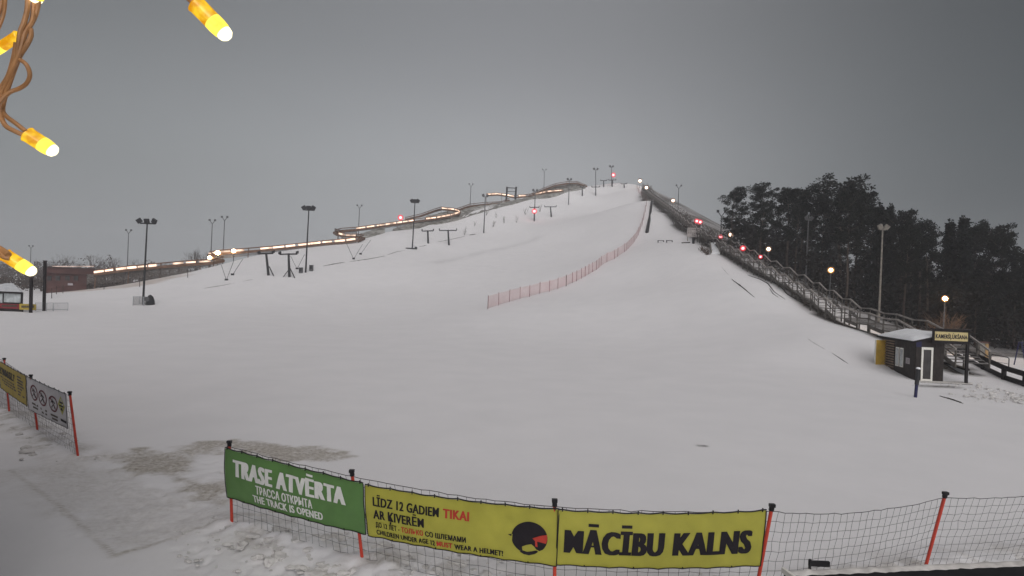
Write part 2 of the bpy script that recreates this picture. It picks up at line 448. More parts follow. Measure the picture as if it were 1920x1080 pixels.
# stains
dirt = np.zeros(len(x)); soil = np.zeros(len(x))
def stain(poly, amt, edge=.35):
    pts = [onz(px, py, 0) for px, py in poly]
    d = poly_dist(x, y, pts + [pts[0]]); ins = in_poly(x, y, pts)
    sd = np.where(ins, d, -d)
    v = sstep(-edge, edge, sd + (fbm(x, y, .9) - .5) * 2.2) * (.62 + .8 * fbm(x + 9, y, .6))
    np.maximum(dirt, v * amt, out=dirt)
stain([(205, 856), (300, 842), (345, 834), (410, 826), (420, 850), (330, 858), (350, 880), (432, 905), (425, 948), (340, 920), (262, 885)], .95)
stain([(432, 822), (500, 824), (560, 838), (625, 848), (600, 864), (520, 862), (440, 846)], .95)
stain([(20, 885), (110, 870), (250, 880), (420, 960), (430, 985), (250, 1042), (130, 960)], .32, .6)
def streak(pts, w, amt):
    ps = [onz(px, py, 0) for px, py in pts]
    d = poly_dist(x, y, ps)
    np.maximum(dirt, amt * np.exp(-(d / w) ** 2) * (.4 + .9 * fbm(x, y, .8)), out=dirt)
streak([(20, 882), (120, 955), (180, 1010), (215, 1042)], .055, .75)
streak([(215, 1042), (300, 1015), (380, 990), (435, 980)], .09, .8)
streak([(210, 1000), (240, 1020)], .05, .5)
# snow churned around the nets lets the ground show through
np.maximum(dirt, rough * np.clip((fbm(x, y, .45) - .42) * 3.2, 0, 1) * .8, out=dirt)
def gstreak(pts, w, amt, br=1.0, arr=None):
    ps = [ground(px, py) for px, py in pts]
    d = poly_dist(x, y, ps)
    a_ = soil if arr is None else arr
    np.maximum(a_, amt * np.exp(-(d / w) ** 2) * np.clip(br + (fbm(x, y, 3.0) - .5) * 2, 0, 1), out=a_)
gstreak([(820, 492), (900, 474), (960, 462), (1010, 445)], 1.6, .16, .6)
gstreak([(1735, 724), (1795, 726)], .35, .8)
gstreak([(1310, 835), (1322, 836)], .10, .8)
# bare ground below the stairs and warm track light painted into the snow by the left building
ps = [q for q in SP]
d = poly_dist(x, y, ps)
np.maximum(soil, 1.0 * (1 - sstep(1.0, 1.5, d + (fbm(x, y, 2.2) - .5) * 1.2)) * (y > 43.5), out=soil)
# forest floor
ff = sstep(3.0, 9.0, np.minimum.reduce([(x - np.interp(y, [q.y for q in SP], [q.x for q in SP])), np.full(len(x), 40.)])) * (y > 62) * (y < 330)
np.maximum(soil, ff * np.clip(.25 + fbm(x, y, 6.0) * 1.1, 0, 1) * .95, out=soil)
tan_ = np.zeros(len(x))
tp = [at(120, 572, 100), at(120, 552, 113), at(250, 532, 113), at(350, 512, 118), at(345, 521, 113), at(250, 547, 104)]
tan_ = (in_poly(x, y, tp) * (.55 + .5 * fbm(x, y, 5.0)))  # warm light of the track put into the snow colour
me = bpy.data.meshes.new('ground')
nx, ny = len(gx), len(gy)
idx = np.arange(nx * ny).reshape(ny, nx)
quads = np.stack([idx[:-1, :-1], idx[:-1, 1:], idx[1:, 1:], idx[1:, :-1]], -1).reshape(-1, 4)
me.vertices.add(nx * ny); me.vertices.foreach_set('co', np.stack([x, y, z], -1).ravel())
me.loops.add(quads.size); me.loops.foreach_set('vertex_index', quads.ravel())
me.polygons.add(len(quads)); me.polygons.foreach_set('loop_start', np.arange(0, quads.size, 4)); me.polygons.foreach_set('loop_total', np.full(len(quads), 4))
me.polygons.foreach_set('use_smooth', np.ones(len(quads), bool))
me.update(); me.validate()
for nm, arr in (('dirt', dirt), ('soil', soil), ('sand', tan_)):
    at_ = me.attributes.new(nm, 'FLOAT', 'POINT'); at_.data.foreach_set('value', arr.astype(np.float32))
g = bpy.data.objects.new('snow_ground', me); col.objects.link(g); g['kind'] = 'structure'
m, nt, o = new_mat('snow')
p = nt.nodes.new('ShaderNodeBsdfPrincipled'); p.inputs['Roughness'].default_value = .9; p.inputs['Specular IOR Level'].default_value = .15
tcn = nt.nodes.new('ShaderNodeTexCoord')
def noi(scale, det=5, rough=.6):
    n = nt.nodes.new('ShaderNodeTexNoise'); n.inputs['Scale'].default_value = scale; n.inputs['Detail'].default_value = det; n.inputs['Roughness'].default_value = rough
    nt.links.new(tcn.outputs['Object'], n.inputs['Vector']); return n
def rampn(src, stops):
    r = nt.nodes.new('ShaderNodeValToRGB'); e = r.color_ramp.elements
    while len(e) < len(stops): e.new(.5)
    for i, (q, c) in enumerate(stops): e[i].position = q; e[i].color = c + (1,)
    nt.links.new(src, r.inputs[0]); return r
base = rampn(noi(.35, 6).outputs['Fac'], [(.25, (.775, .765, .775)), (.75, (.835, .82, .83))])
tanc = rampn(noi(9, 6).outputs['Fac'], [(.3, (.32, .285, .245)), (.7, (.62, .59, .55))])
soilc = rampn(noi(3, 6).outputs['Fac'], [(.3, (.018, .015, .012)), (.7, (.065, .052, .040))])
glowc = rampn(noi(1.2, 6).outputs['Fac'], [(.3, (.50, .43, .39)), (.7, (.66, .59, .55))])  # snow tinted as if lit by the track
def attr(nm):
    a = nt.nodes.new('ShaderNodeAttribute'); a.attribute_name = nm; return a
def mixc(fac, a, b):
    mm = nt.nodes.new('ShaderNodeMix'); mm.data_type = 'RGBA'
    nt.links.new(fac, mm.inputs['Factor']); nt.links.new(a, mm.inputs['A']); nt.links.new(b, mm.inputs['B']); return mm.outputs['Result']
def breakup(a, n, k):
    q = nt.nodes.new('ShaderNodeMath'); q.operation = 'MULTIPLY_ADD'; q.inputs[1].default_value = k; q.inputs[2].default_value = -k / 2
    nt.links.new(n.outputs['Fac'], q.inputs[0])
    w = nt.nodes.new('ShaderNodeMath'); w.operation = 'MULTIPLY_ADD'; w.use_clamp = True
    nt.links.new(a.outputs['Fac'], w.inputs[0]); nt.links.new(q.outputs[0], w.inputs[1]); nt.links.new(a.outputs['Fac'], w.inputs[2])
    return w.outputs[0]
c1 = mixc(attr('sand').outputs['Fac'], base.outputs[0], glowc.outputs[0])
c2 = mixc(breakup(attr('dirt'), noi(7, 6, .7), 2.6), c1, tanc.outputs[0])
c3 = mixc(breakup(attr('soil'), noi(2.5, 6, .7), 2.2), c2, soilc.outputs[0])
nt.links.new(c3, p.inputs['Base Color'])
b1 = nt.nodes.new('ShaderNodeBump'); b1.inputs['Strength'].default_value = .22; b1.inputs['Distance'].default_value = .05
nt.links.new(noi(5, 8, .62).outputs['Fac'], b1.inputs['Height'])
b2 = nt.nodes.new('ShaderNodeBump'); b2.inputs['Strength'].default_value = .10; b2.inputs['Distance'].default_value = .3
nt.links.new(noi(.5, 4).outputs['Fac'], b2.inputs['Height']); nt.links.new(b1.outputs[0], b2.inputs['Normal'])
nt.links.new(b2.outputs[0], p.inputs['Normal'])
nt.links.new(p.outputs[0], o.inputs[0]); me.materials.append(m)

#PART2
# ------------------------------------------------------------------ unseen building mass added to shade the lower left snow
shade_building = thing('shade_building', 'dark timber lodge with a wing standing beside the viewpoint, out of view on the left', 'building', (-8, -2, 0))
MB().box((-18.2, -4.2, 5.2), (29, 6, 10.4)).box((-17.6, 3.49, 6.9), (21, 9.36, 13.8)).build('wall', 'cabin_wall', shade_building)
MB().box((-18.2, -4.0, 10.55), (30, 7.6, .25)).box((-17.65, 3.4, 13.95), (21.2, 9.3, .26)).build('roof', 'roof_felt', shade_building)

# ------------------------------------------------------------------ embankments carrying the summer track
def strip_mesh(bottom, top, rows, lift, name, m):
    mb = MB(); n = 60; vs = []
    P = lambda L, t: at(*[np.interp(t, np.linspace(0, 1, len(L)), [q[i] for q in L]) for i in range(3)])
    for j in range(rows + 1):
        for i in range(n + 1):
            a = P(bottom, i / n); b = P(top, i / n); q = a.lerp(b, j / rows)
            q.z += mnoise.noise(q * .6) * .35 * (0 < j)
            vs.append(q + Vector((0, 0, lift if j else -1.0)))
    mb.add(vs, [(j * (n + 1) + i, j * (n + 1) + i + 1, (j + 1) * (n + 1) + i + 1, (j + 1) * (n + 1) + i) for j in range(rows) for i in range(n)])
    # back and underside so that the bank is a solid body
    k = len(mb.v); bk = [Vector(mb.v[rows * (n + 1) + i]) + Vector((-1.5, 6, 0)) for i in range(n + 1)]
    mb.add(bk + [b - Vector((0, -4, 6)) for b in bk], [(i, i + 1, n + 2 + i, n + 1 + i) for i in range(n)])
    mb.f += [(rows * (n + 1) + i, rows * (n + 1) + i + 1, k + i + 1, k + i) for i in range(n)]
    o = mb.build(name, m, None, True); return tag(o, None, None, None, 'structure')
m, nt, o = new_mat('bank')
p = nt.nodes.new('ShaderNodeBsdfPrincipled'); p.inputs['Roughness'].default_value = .95
t = nt.nodes.new('ShaderNodeTexCoord'); n = nt.nodes.new('ShaderNodeTexNoise'); n.inputs['Scale'].default_value = .55; n.inputs['Detail'].default_value = 9; n.inputs['Roughness'].default_value = .75
nt.links.new(t.outputs['Object'], n.inputs['Vector'])
r = nt.nodes.new('ShaderNodeValToRGB'); r.color_ramp.elements[0].position = .38; r.color_ramp.elements[1].position = .62
r.color_ramp.elements[0].color = (.085, .078, .062, 1); r.color_ramp.elements[1].color = (.40, .39, .37, 1)
nt.links.new(n.outputs['Fac'], r.inputs[0]); nt.links.new(r.outputs[0], p.inputs['Base Color']); nt.links.new(p.outputs[0], o.inputs[0]); M['bank'] = m
strip_mesh([(738, 437, 173), (790, 433, 179), (862, 413, 199), (930, 391, 217), (992, 375, 235), (1055, 361, 253), (1098, 351, 267)],
           [(738, 428, 178), (790, 417, 190), (862, 401, 210), (930, 384, 226), (992, 369, 243), (1055, 357, 260), (1099, 348, 270)], 6, .1, 'embankment', 'bank')
strip_mesh([(640, 453, 158), (668, 450, 160), (700, 440, 164), (722, 432, 168)], [(640, 443, 166), (668, 441, 167), (700, 431, 170), (722, 428, 171)], 4, .1, 'embankment', 'bank')
strip_mesh([(800, 412, 196), (850, 402, 212), (905, 390, 226), (950, 380, 236)], [(800, 405, 206), (850, 394, 218), (905, 383, 234), (950, 378, 240)], 4, .1, 'embankment', 'bank')
strip_mesh([(1010, 366, 250), (1040, 360, 256), (1070, 355, 262), (1098, 350, 270)], [(1010, 362, 256), (1040, 348, 262), (1075, 343, 268), (1098, 348, 272)], 4, .1, 'embankment', 'bank')

# ------------------------------------------------------------------ summer toboggan track
trk = thing('toboggan_track', 'long lit toboggan run on stilts winding up the left ridge of the hill', 'toboggan track', tuple(at(178, 514, 128)))
RUNS = [  # lit?, rail points (px, py, depth), side net
    (1, [(178, 511, 128), (240, 503, 128), (300, 497.5, 129), (350, 493, 130), (400, 490, 131)]),
    (0, [(400, 490, 131), (418, 486, 133), (400, 481, 136), (392, 476, 139)]),
    (1, [(392, 476, 139), (412, 473, 139), (465, 469, 141), (512, 465, 144), (560, 460, 147), (605, 455, 150), (650, 451, 153), (672, 448, 155)]),
    (0, [(672, 448, 155), (682, 444, 160), (668, 442, 164)]),
    (1, [(668, 442, 164), (648, 441.5, 165), (634, 438, 167)]),
    (0, [(634, 438, 167), (627, 434, 172), (640, 431, 176), (668, 429, 177)]),
    (1, [(668, 429, 177), (707, 423.5, 178), (712, 423, 178), (777, 413.5, 187), (820, 408, 194), (845, 403.5, 200), (860, 399, 205), (862, 396, 208), (852, 393, 210), (827, 390.5, 212)]),
    (0, [(827, 390.5, 212), (815, 394, 216), (790, 403, 218), (760, 410, 218)]),
    (0, [(855, 394, 216), (880, 385, 226), (905, 382, 232), (940, 380, 236), (955, 374, 240)]),
    (1, [(912, 365, 244), (932, 363.5, 244), (950, 366, 243), (966, 369, 242)]),
    (1, [(972, 367.5, 243), (990, 367, 243)]),
    (1, [(1003, 364.5, 246), (1025, 359.5, 250), (1056, 357, 256)]),
    (0, [(992, 367, 244), (1018, 355, 252), (1042, 346, 258), (1062, 342.5, 262), (1082, 342, 266), (1100, 349, 270)]),
    (0, [(966, 369, 242), (1003, 364.5, 246)]),
]
trr = random.Random(12); ptk = 0
def samp(pts, step):
    P = [at(*q) for q in pts]; o_ = [P[0]]; acc = 0
    for a, b in zip(P[:-1], P[1:]):
        n = max(1, int((b - a).length / step))
        o_ += [a.lerp(b, (i + 1) / n) for i in range(n)]
    return o_
ptk = 0
for lit, pts in RUNS:
    S = samp(pts, 2.0); chan, light = MB(), MB()
    for a, b in zip(S[:-1], S[1:]):
        chan.bar(a - Vector((0, 0, .38)), b - Vector((0, 0, .38)), .8, .58)
        chan.bar(a + Vector((0, .34, .48)), b + Vector((0, .34, .48)), .12, .24)
        if lit and trr.random() > .08:
            light.bar(a.lerp(b, .04) + Vector((0, -.44, .06)), a.lerp(b, trr.uniform(.75, 1.0)) + Vector((0, -.44, .06)), .10, trr.uniform(.30, .50))
    chan.build('channel', 'track_wood', trk)
    if lit: light.build('light_strip', 'strip', trk)
    for i in range(0, len(S), 3):
        q = S[i]; h = H(q.x, q.y)
        if ptk < 100 and q.z - h < 14:
            MB().bar((q.x, q.y, min(h, q.z - .5) - .3), q + Vector((0, .36, .6)), .16).build('post', 'track_wood', trk); ptk += 1
for pts in ([(178, 520, 128), (300, 507, 129), (395, 499, 131)], [(395, 487, 138), (465, 480, 141), (605, 464, 150), (668, 457, 155)], [(640, 437, 177), (707, 430, 178), (777, 421, 187), (845, 411, 200)],
            [(627, 434, 173), (640, 437, 176), (668, 437, 177)], [(1010, 364, 250), (1042, 352, 258), (1070, 349, 262)]):
    S = samp(pts, 3.0); netb = MB()
    for a, b in zip(S[:-1], S[1:]):
        netb.add([a - Vector((0, 0, 0)), b, b + Vector((0, 0, .95)), a + Vector((0, 0, .95))], [(0, 1, 2, 3)])
    netb.build('side_net', 'dark_net', trk)

# start arch over the upper track
ga = thing('track_gantry', 'square steel gantry frame standing over the lit upper track', 'gantry', tuple(ground(950, 377)))
q0, q1 = at(949, 377, 241), at(966, 377, 241)
for q in (q0, q1): MB().bar(q - Vector((0, 0, 1.5)), q + Vector((.15, 0, 5.6)), .75).build('post', 'dark_metal', ga)
MB().bar(q0 + Vector((-.1, 0, 5.3)), q1 + Vector((.3, 0, 5.1)), .3).bar(q0 + Vector((0, 0, 3.8)), q1 + Vector((.1, 0, 3.8)), .18).build('crossbeam', 'dark_metal', ga)
lamps_up = [(393, 483.5, 135, .42), (408, 474, 137.5, .50), (438, 470.5, 139, .42)]
for i, (px, py, d, r) in enumerate(lamps_up):
    q = at(px, py, d)
    t = thing('track_lamp', ['warm globe lamp lowest on the bend of the lit toboggan track', 'big warm globe lamp at the head of the track bend', 'warm globe lamp right of the bend, along the straight track'][i], 'lamp', tuple(q), 'globe lamps at the track bend')
    MB().ball(q, r).build('globe', 'lamp_warm', t, True); MB().bar(q - Vector((0, -.1, 3.2)), q - Vector((0, -.1, r)), .12).build('post', 'dark_metal', t)

# ------------------------------------------------------------------ floodlight masts
def flood(base, top, nheads, label, hs, r=.16, wide=1.6, group='floodlight masts up the slope', mtl='dark_metal', dep=None):
    if hs > .8 and top[0] > 850: mtl = 'grey_metal'  # far masts get paler metal, distance haze put into the colour
    b = ground(*base) if dep is None else at(base[0], base[1], dep)
    if dep is not None: b.z = max(H(b.x, b.y), 0)
    t = at(top[0], top[1], b.y)
    o = thing('floodlight_mast', label, 'floodlight', tuple(b), group)
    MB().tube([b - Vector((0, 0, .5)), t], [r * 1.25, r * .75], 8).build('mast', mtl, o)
    if hs < .5:      # two slender lamps on a Y bracket
        for s in (-1, 1):
            MB().bar(t, t + Vector((s * .55, 0, .75)), .12).box(t + Vector((s * .72, -.05, 1.0)), (.42, .3, .5)).build('lamp_head', mtl, o)
    else:
        MB().bar(t + Vector((-wide / 2, 0, 0)), t + Vector((wide / 2, 0, 0)), .2).build('crossarm', mtl, o)
        for i in range(nheads):
            f = (i / (nheads - 1) - .5) if nheads > 1 else 0
            c = t + Vector((f * wide * 1.1, -.15, hs * .5))
            an = -f * 1.1
            ax = Vector((math.cos(an), 0, math.sin(an))); az = Vector((-math.sin(an), -.35, math.cos(an))).normalized()
            MB().box(c, (hs * .95, hs * .5, hs * .95), ax, az.cross(ax), az).bar(t + Vector((f * wide, 0, 0)), c, .1).build('lamp_head', mtl, o)
    return o, b
flood((268, 571), (276, 419), 3, 'tall near floodlight mast with three lamps beside the fenced box at the slope foot', .68, .13, 2.0)
flood((573, 511), (579, 394), 3, 'floodlight mast rising behind the two dark lift towers with grey boxes at its foot', .8, .14, 1.6)
flood((773, 466), (778, 380), 3, 'floodlight mast with a dark flat base left of the snow mound', .85, .14, 1.4)
flood((907, 437), (910, 369), 2, 'floodlight mast mid slope below the track gantry', .82, .16, 1.2)
flood((1002, 415), (1003.5, 359), 2, 'floodlight mast behind the red signal lamp halfway up the lift line', .82, .16, 1.2)
flood((1066, 384), (1067.5, 338), 2, 'floodlight mast in front of the end of the dark upper track', .82, .16, 1.2)
flood((1117, 367), (1117, 318.5), 2, 'floodlight mast with lift crossbar right of the track end near the summit', .82, .17, 1.4)
flood((1147, 348), (1146.5, 313.5), 2, 'highest floodlight mast, beside the red lamp on the summit', .82, .15, 1.2)
FAR = [((57, 500), (58, 466), 230, 'faint slender floodlight beyond the kiosk above the left treeline'), ((239, 499), (241, 438), 175, 'slender twin-lamp mast behind the low track right of the red building'),
       ((395, 484), (398, 420), 160, 'left slender twin-lamp mast of the pair at the track bend'), ((418, 480), (421, 414), 160, 'right slender twin-lamp mast of the pair at the track bend'),
       ((672, 440), (674, 391), 195, 'slender mast behind the switchback of the track'), ((881, 392), (883, 350), 235, 'slender mast behind the grey embankment left of the gantry'),
       ((1020, 360), (1020.5, 322), 265, 'slender mast behind the lit stretch of track right of the gantry'), ((1271, 400), (1272.5, 354), 185, 'slender twin-lamp mast standing beside the upper stairs')]
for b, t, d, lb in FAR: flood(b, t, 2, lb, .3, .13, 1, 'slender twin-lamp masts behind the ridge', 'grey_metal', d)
flood((1648, 590), (1655, 430), 2, 'tall twin-lamp mast before the forest, rising over the lower stairs', .55, .11, .7, 'floodlights along the forest edge', 'old_wood', 72)
flood((1511, 512), (1516, 412), 2, 'twin-lamp mast half lost in the trees above the middle stairs', .5, .10, .7, 'floodlights along the forest edge', 'grey_metal', 92)
flood((1352, 442), (1352.5, 406), 2, 'thin mast under the drooping branch of the leftmost pine', .3, .10, .7, 'floodlights along the forest edge', 'dark_metal', 120)

# ------------------------------------------------------------------ drag lift
TW = []
def tower(base, top, half, label, brace=0, wires=False):
    b = ground(*base); t = at(top[0], top[1], b.y)
    o = thing('lift_tower', label, 'lift tower', tuple(b), 'drag lift towers')
    MB().tube([b - Vector((0, 0, .4)), t], [.26, .20], 8).build('mast', 'dark_metal', o)
    e0, e1 = t + Vector((-half, 0, -.25)), t + Vector((half, 0, -.05))
    MB().bar(e0, e1, .24, .26).build('crossbar', 'dark_metal', o)
    for e in (e0, e1):
        w = MB()
        for k in (-1, 1): w.tube([e + Vector((-.08, k * .3, .28 + .05 * k)), e + Vector((.08, k * .3, .28 + .05 * k))], .26, 10)
        w.bar(e + Vector((0, -.5, .2)), e + Vector((0, .5, .3)), .12)
        w.build('sheave', 'dark_metal', o)
    if brace:
        for s in ((-1, 1) if brace == 2 else (1,)):
            MB().bar(b + Vector((s * 1.1, -.4, -.1)), b + Vector((0, 0, 1.7)), .13).build('brace', 'dark_metal', o)
    TW.append((e0, e1)); return o
tower((504, 517), (499, 474), 1.3, 'dark lift tower nearest the valley, one brace at its foot', 1)
tower((543, 520), (541, 475), 1.6, 'dark lift tower with two spread braces, right of its twin', 2)
tower((803, 456), (802, 432), 1.5, 'narrow lift tower left of the wide-armed tower mid slope', 0)
tower((842, 459), (840, 431), 2.3, 'wide-armed T-shaped lift tower mid slope', 0)
tower((1002, 414), (1002, 388), 1.6, 'lift tower carrying the red lamp halfway up the slope', 0)
tower((1034, 407), (1032, 387), 2.1, 'T-shaped lift tower just right of the red lamp', 0)
tower((1092, 367), (1091.5, 350), .8, 'short lift tower below the end of the dark track', 0)
tower((1117, 366), (1117, 350), 1.7, 'lift tower sharing its place with the mast near the summit', 0)
tower((1132, 350), (1132, 338), 1.4, 'small T-shaped tower left of the summit lamp', 0)
tower((1148, 350), (1148, 337), 1.6, 'summit lift tower under the red lamp', 0)
tower((1171, 352), (1170, 344), 1.3, 'lowest stubby lift tower with tilted arm right of the summit lamp', 0)
# hanging tow frames (slim legs meeting in a V)
def hanger(pts, foot, label):
    f = ground(*foot); d = f.y
    o = thing('tow_frame', label, 'tow frame', tuple(f), 'slim V-shaped tow frames')
    for px, py in pts: MB().tube([f + Vector((0, 0, .05)), at(px, py, d - .2)], .045, 5).build('leg', 'grey_metal', o)
    MB().box(f + Vector((0, 0, .15)), (.5, .3, .34)).build('foot', 'dark_metal', o)
hanger([(414, 494), (438, 490)], (424.5, 526), 'slim V frame on the snow beneath the bend lamps')
hanger([(455, 486)], (436, 516), 'single leaning tow pole right of the bend lamps')
hanger([(545, 480), (571, 477)], (557, 505), 'slim V frame right of the braced lift tower')
hanger([(650, 457), (680, 458)], (663, 486), 'slim V frame below the track switchback')
hanger([(695, 450)], (676, 477), 'leaning tow pole on the left flank of the snow mound')
# ------------------------------------------------------------------ small things on the slope
def crate(px, py, w, h, label, mtl='grey_metal'):
    b = ground(px, py); o = thing('equipment_box', label, 'equipment box', tuple(b), 'grey boxes at the mast foot')
    MB().box(b + Vector((0, 0, h / 2 - .05)), (w, .7, h)).build('body', mtl, o); MB().box(b + Vector((0, 0, h)), (w + .12, .8, .09)).build('lid', 'snow_plain', o)
    MB().box(b + Vector((0, -.36, h * .55)), (w * .7, .04, h * .5)).build('door', 'dark_metal', o)
crate(564, 512, .55, 1.1, 'small grey box left of the mast behind the lift towers')
crate(583.5, 508, .60, 1.2, 'small grey box right of the mast behind the lift towers')
b = ground(264, 572); o = thing('mast_fence', 'low square mesh guard round the foot of the nearest floodlight mast', 'guard fence', tuple(b))
fr, nt_ = MB(), MB()
for i in range(4):
    a0 = b + Vector(((-.75, -.6, 0), (.75, -.6, 0), (.75, .9, 0), (-.75, .9, 0))[i]); a1 = b + Vector(((-.75, -.6, 0), (.75, -.6, 0), (.75, .9, 0), (-.75, .9, 0))[(i + 1) % 4])
    fr.bar(a0 + Vector((0, 0, -.3)), a0 + Vector((0, 0, 1.25)), .07).bar(a0 + Vector((0, 0, 1.2)), a1 + Vector((0, 0, 1.2)), .045)
    nt_.add([a0, a1, a1 + Vector((0, 0, 1.15)), a0 + Vector((0, 0, 1.15))], [(0, 1, 2, 3)])
fr.build('frame', 'pale_metal', o); nt_.build('mesh_panel', 'grey_net', o)
b = ground(281.5, 571); o = thing('snow_gun', 'dark covered snow gun hunched right of the nearest mast', 'snow gun', tuple(b))
MB().tube([b + Vector((0, 0, -.1)), b + Vector((0, 0, .6)), b + Vector((-.02, 0, 1.1)), b + Vector((-.1, 0, 1.38))], [.62, .55, .38, .16], 12).build('cover', 'dark_metal', o, True)
MB().tube([b + Vector((-.1, -.5, .75)), b + Vector((-.1, -.75, .8))], [.3, .34], 12).build('nozzle', 'grey_metal', o)
b = ground(773, 467); o = thing('mast_plinth', 'dark flat plate at the foot of the mast left of the mound', 'plinth', tuple(b))
MB().box(b + Vector((-.5, -.2, .12)), (2.2, .8, .3)).box(b + Vector((.9, 0, .3)), (.6, .5, .6)).build('plate', 'dark_metal', o)
# thin earth edges breaking through the snow
ee = MB(); EDG = [([(1372, 524), (1392, 539), (1420, 563)], .15), ([(1402, 516), (1425, 524), (1440, 532), (1452, 548), (1472, 562)], .13), ([(1426, 521), (1452, 530), (1466, 540), (1476, 552), (1500, 566), (1520, 576), (1546, 587)], .14),
    ([(1443, 541), (1449, 551), (1462, 560)], .12), ([(1338, 486), (1352, 500), (1366, 516)], .05), ([(1762, 743), (1786, 750), (1806, 757)], .09), ([(1424, 570), (1450, 590), (1476, 607)], .04), ([(1500, 622), (1520, 640), (1546, 655)], .05), ([(1560, 662), (1590, 682)], .05),
    ([(382, 541), (420, 535), (440, 531)], .10), ([(455, 528), (478, 524)], .12), ([(520, 517), (528, 516)], .10), ([(606, 499), (628, 495), (646, 492)], .14), ([(655, 491), (690, 486), (722, 480)], .12), ([(726, 478), (745, 472), (760, 470)], .12), ([(785, 463), (800, 460)], .14), ([(820, 454), (850, 448), (872, 443)], .10), ([(880, 441), (892, 439)], .2)]
for pts, r in EDG:
    ch = [ground(*pts[0])]
    for p0, p1 in zip(pts[:-1], pts[1:]):
        for k in range(1, 9): ch.append(ground(p0[0] + (p1[0] - p0[0]) * k / 8, p0[1] + (p1[1] - p0[1]) * k / 8))
    n_ = len(ch)
    ee.tube([q + Vector((0, 0, r * (.25 + .3 * mnoise.noise((i_ * .7, r * 90, pts[0][0]))))) for i_, q in enumerate(ch)], [r * .62 * (.35 + .65 * math.sin(math.pi * (i_ + .5) / n_)) * (.75 + .6 * mnoise.noise((i_ * .9, pts[0][0], 3))) for i_ in range(n_)], 6)
tag(ee.build('earth_edges', 'earth', None, True), None, None, None, 'structure')
# low scrub twigs poking through the snow
def twigs(name, px, py, hgt, n, label, mtl, group, spread=.5, seed=0, cat='shrub', pos=None, blur=1.0):
    rr = random.Random(seed); b = ground(px, py) if pos is None else pos
    o = thing(name, label, cat, tuple(b), group); mb = MB()
    for i in range(n):
        a = b + Vector((rr.gauss(0, spread * .35), rr.gauss(0, spread * .35), -.1)); d = Vector((rr.gauss(0, spread), rr.gauss(0, spread), 1)).normalized()
        L = hgt * rr.uniform(.5, 1.0); r0 = .02 * hgt ** .5 * blur
        pt = [a, a + d * L * .5 + Vector((rr.gauss(0, .04), rr.gauss(0, .04), 0)) * hgt, a + d * L]
        mb.tube(pt, [r0, r0 * .7, r0 * .3], 4, False)
        for k in range(3 + int(hgt)):
            f = rr.uniform(.35, .95); s_ = pt[0].lerp(pt[2], f)
            mb.tube([s_, s_ + (d + Vector((rr.gauss(0, .6), rr.gauss(0, .6), rr.gauss(0, .3)))).normalized() * L * .35 * rr.uniform(.5, 1)], [r0 * .5, r0 * .2], 3, False)
    mb.build('twigs', mtl, o); return o
for i, (px, py, h) in enumerate([(871, 440, 2.6), (924, 426, 2.8), (945, 418, 2.6), (968, 417, 2.6), (890, 424, 2.2), (912, 404, 3.0), (985, 402, 3.4), (1012, 397, 3.0), (930, 408, 2.2)]):
    twigs('bare_shrub', px, py, h, 5, 'thin bare sapling poking out of the snow below the grey embankment', 'twig', 'saplings below the embankment', .22, 40 + i)
# ------------------------------------------------------------------ pink net fence across the piste
FB = [(914.5, 580), (935, 573), (955, 567), (975, 561), (993, 557), (1012, 551), (1030, 547), (1046, 542), (1061.5, 536.5), (1073, 531), (1081, 528), (1090, 523), (1097, 519), (1104, 515), (1111, 511), (1118, 507), (1123, 503), (1127, 499), (1138, 492), (1152, 486), (1158, 482), (1171, 473), (1175, 470), (1179, 466), (1183, 461), (1187, 457), (1190, 453), (1194, 447), (1197, 441), (1200, 434), (1204, 423), (1207, 412), (1210, 398), (1212, 386), (1210, 374), (1203, 368), (1197, 361), (1194, 353)]
FP = [ground(*q) for q in FB]
fence = thing('piste_fence', 'long faded pink net fence curving up the middle of the piste', 'net fence', tuple(FP[0]))
net = MB()
for i, q in enumerate(FP):
    t = Vector((random.Random(i).uniform(-.06, .02), 0, 1.95 if i else 1.9))
    MB().tube([q - Vector((0, 0, .3)), q + t], .045 if i != 8 else .075, 6).build('post', 'ink_maroon' if i != 8 else 'twig', fence)
    if i:
        a, b = FP[i - 1], q
        net.add([a + Vector((0, 0, .12)), b + Vector((0, 0, .12)), b + Vector((0, 0, .9)), a + Vector((0, 0, .9)), b + Vector((0, 0, 1.8)), a + Vector((0, 0, 1.8))], [(0, 1, 2, 3), (3, 2, 4, 5)])
net.build('net', 'pink_net', fence)
b0 = [ground(*q) for q in [(1222, 379), (1220, 395), (1217, 415), (1213, 437)]]
MB2 = MB().tube([q + Vector((0, 0, .25)) for q in b0], [.3, .34, .36, .4], 8)
tag(MB2.build('drain_pipe', 'dark_metal', None, True), 'dark pipe lying straight down the slope beside the pink fence', 'pipe')
for i, px in enumerate((1239, 1255)):
    b = ground(px, 455); o = thing('bench', ['left low bench frame on the snow shelf below the notice board', 'right low bench frame on the snow shelf below the notice board'][i], 'bench', tuple(b), 'two low bench frames')
    MB().box(b + Vector((0, 0, .45)), (1.35, .35, .10)).build('seat', 'dark_metal', o)
    for s in (-1, 1): MB().box(b + Vector((s * .58, 0, .2)), (.14, .35, .42)).build('leg', 'dark_metal', o)
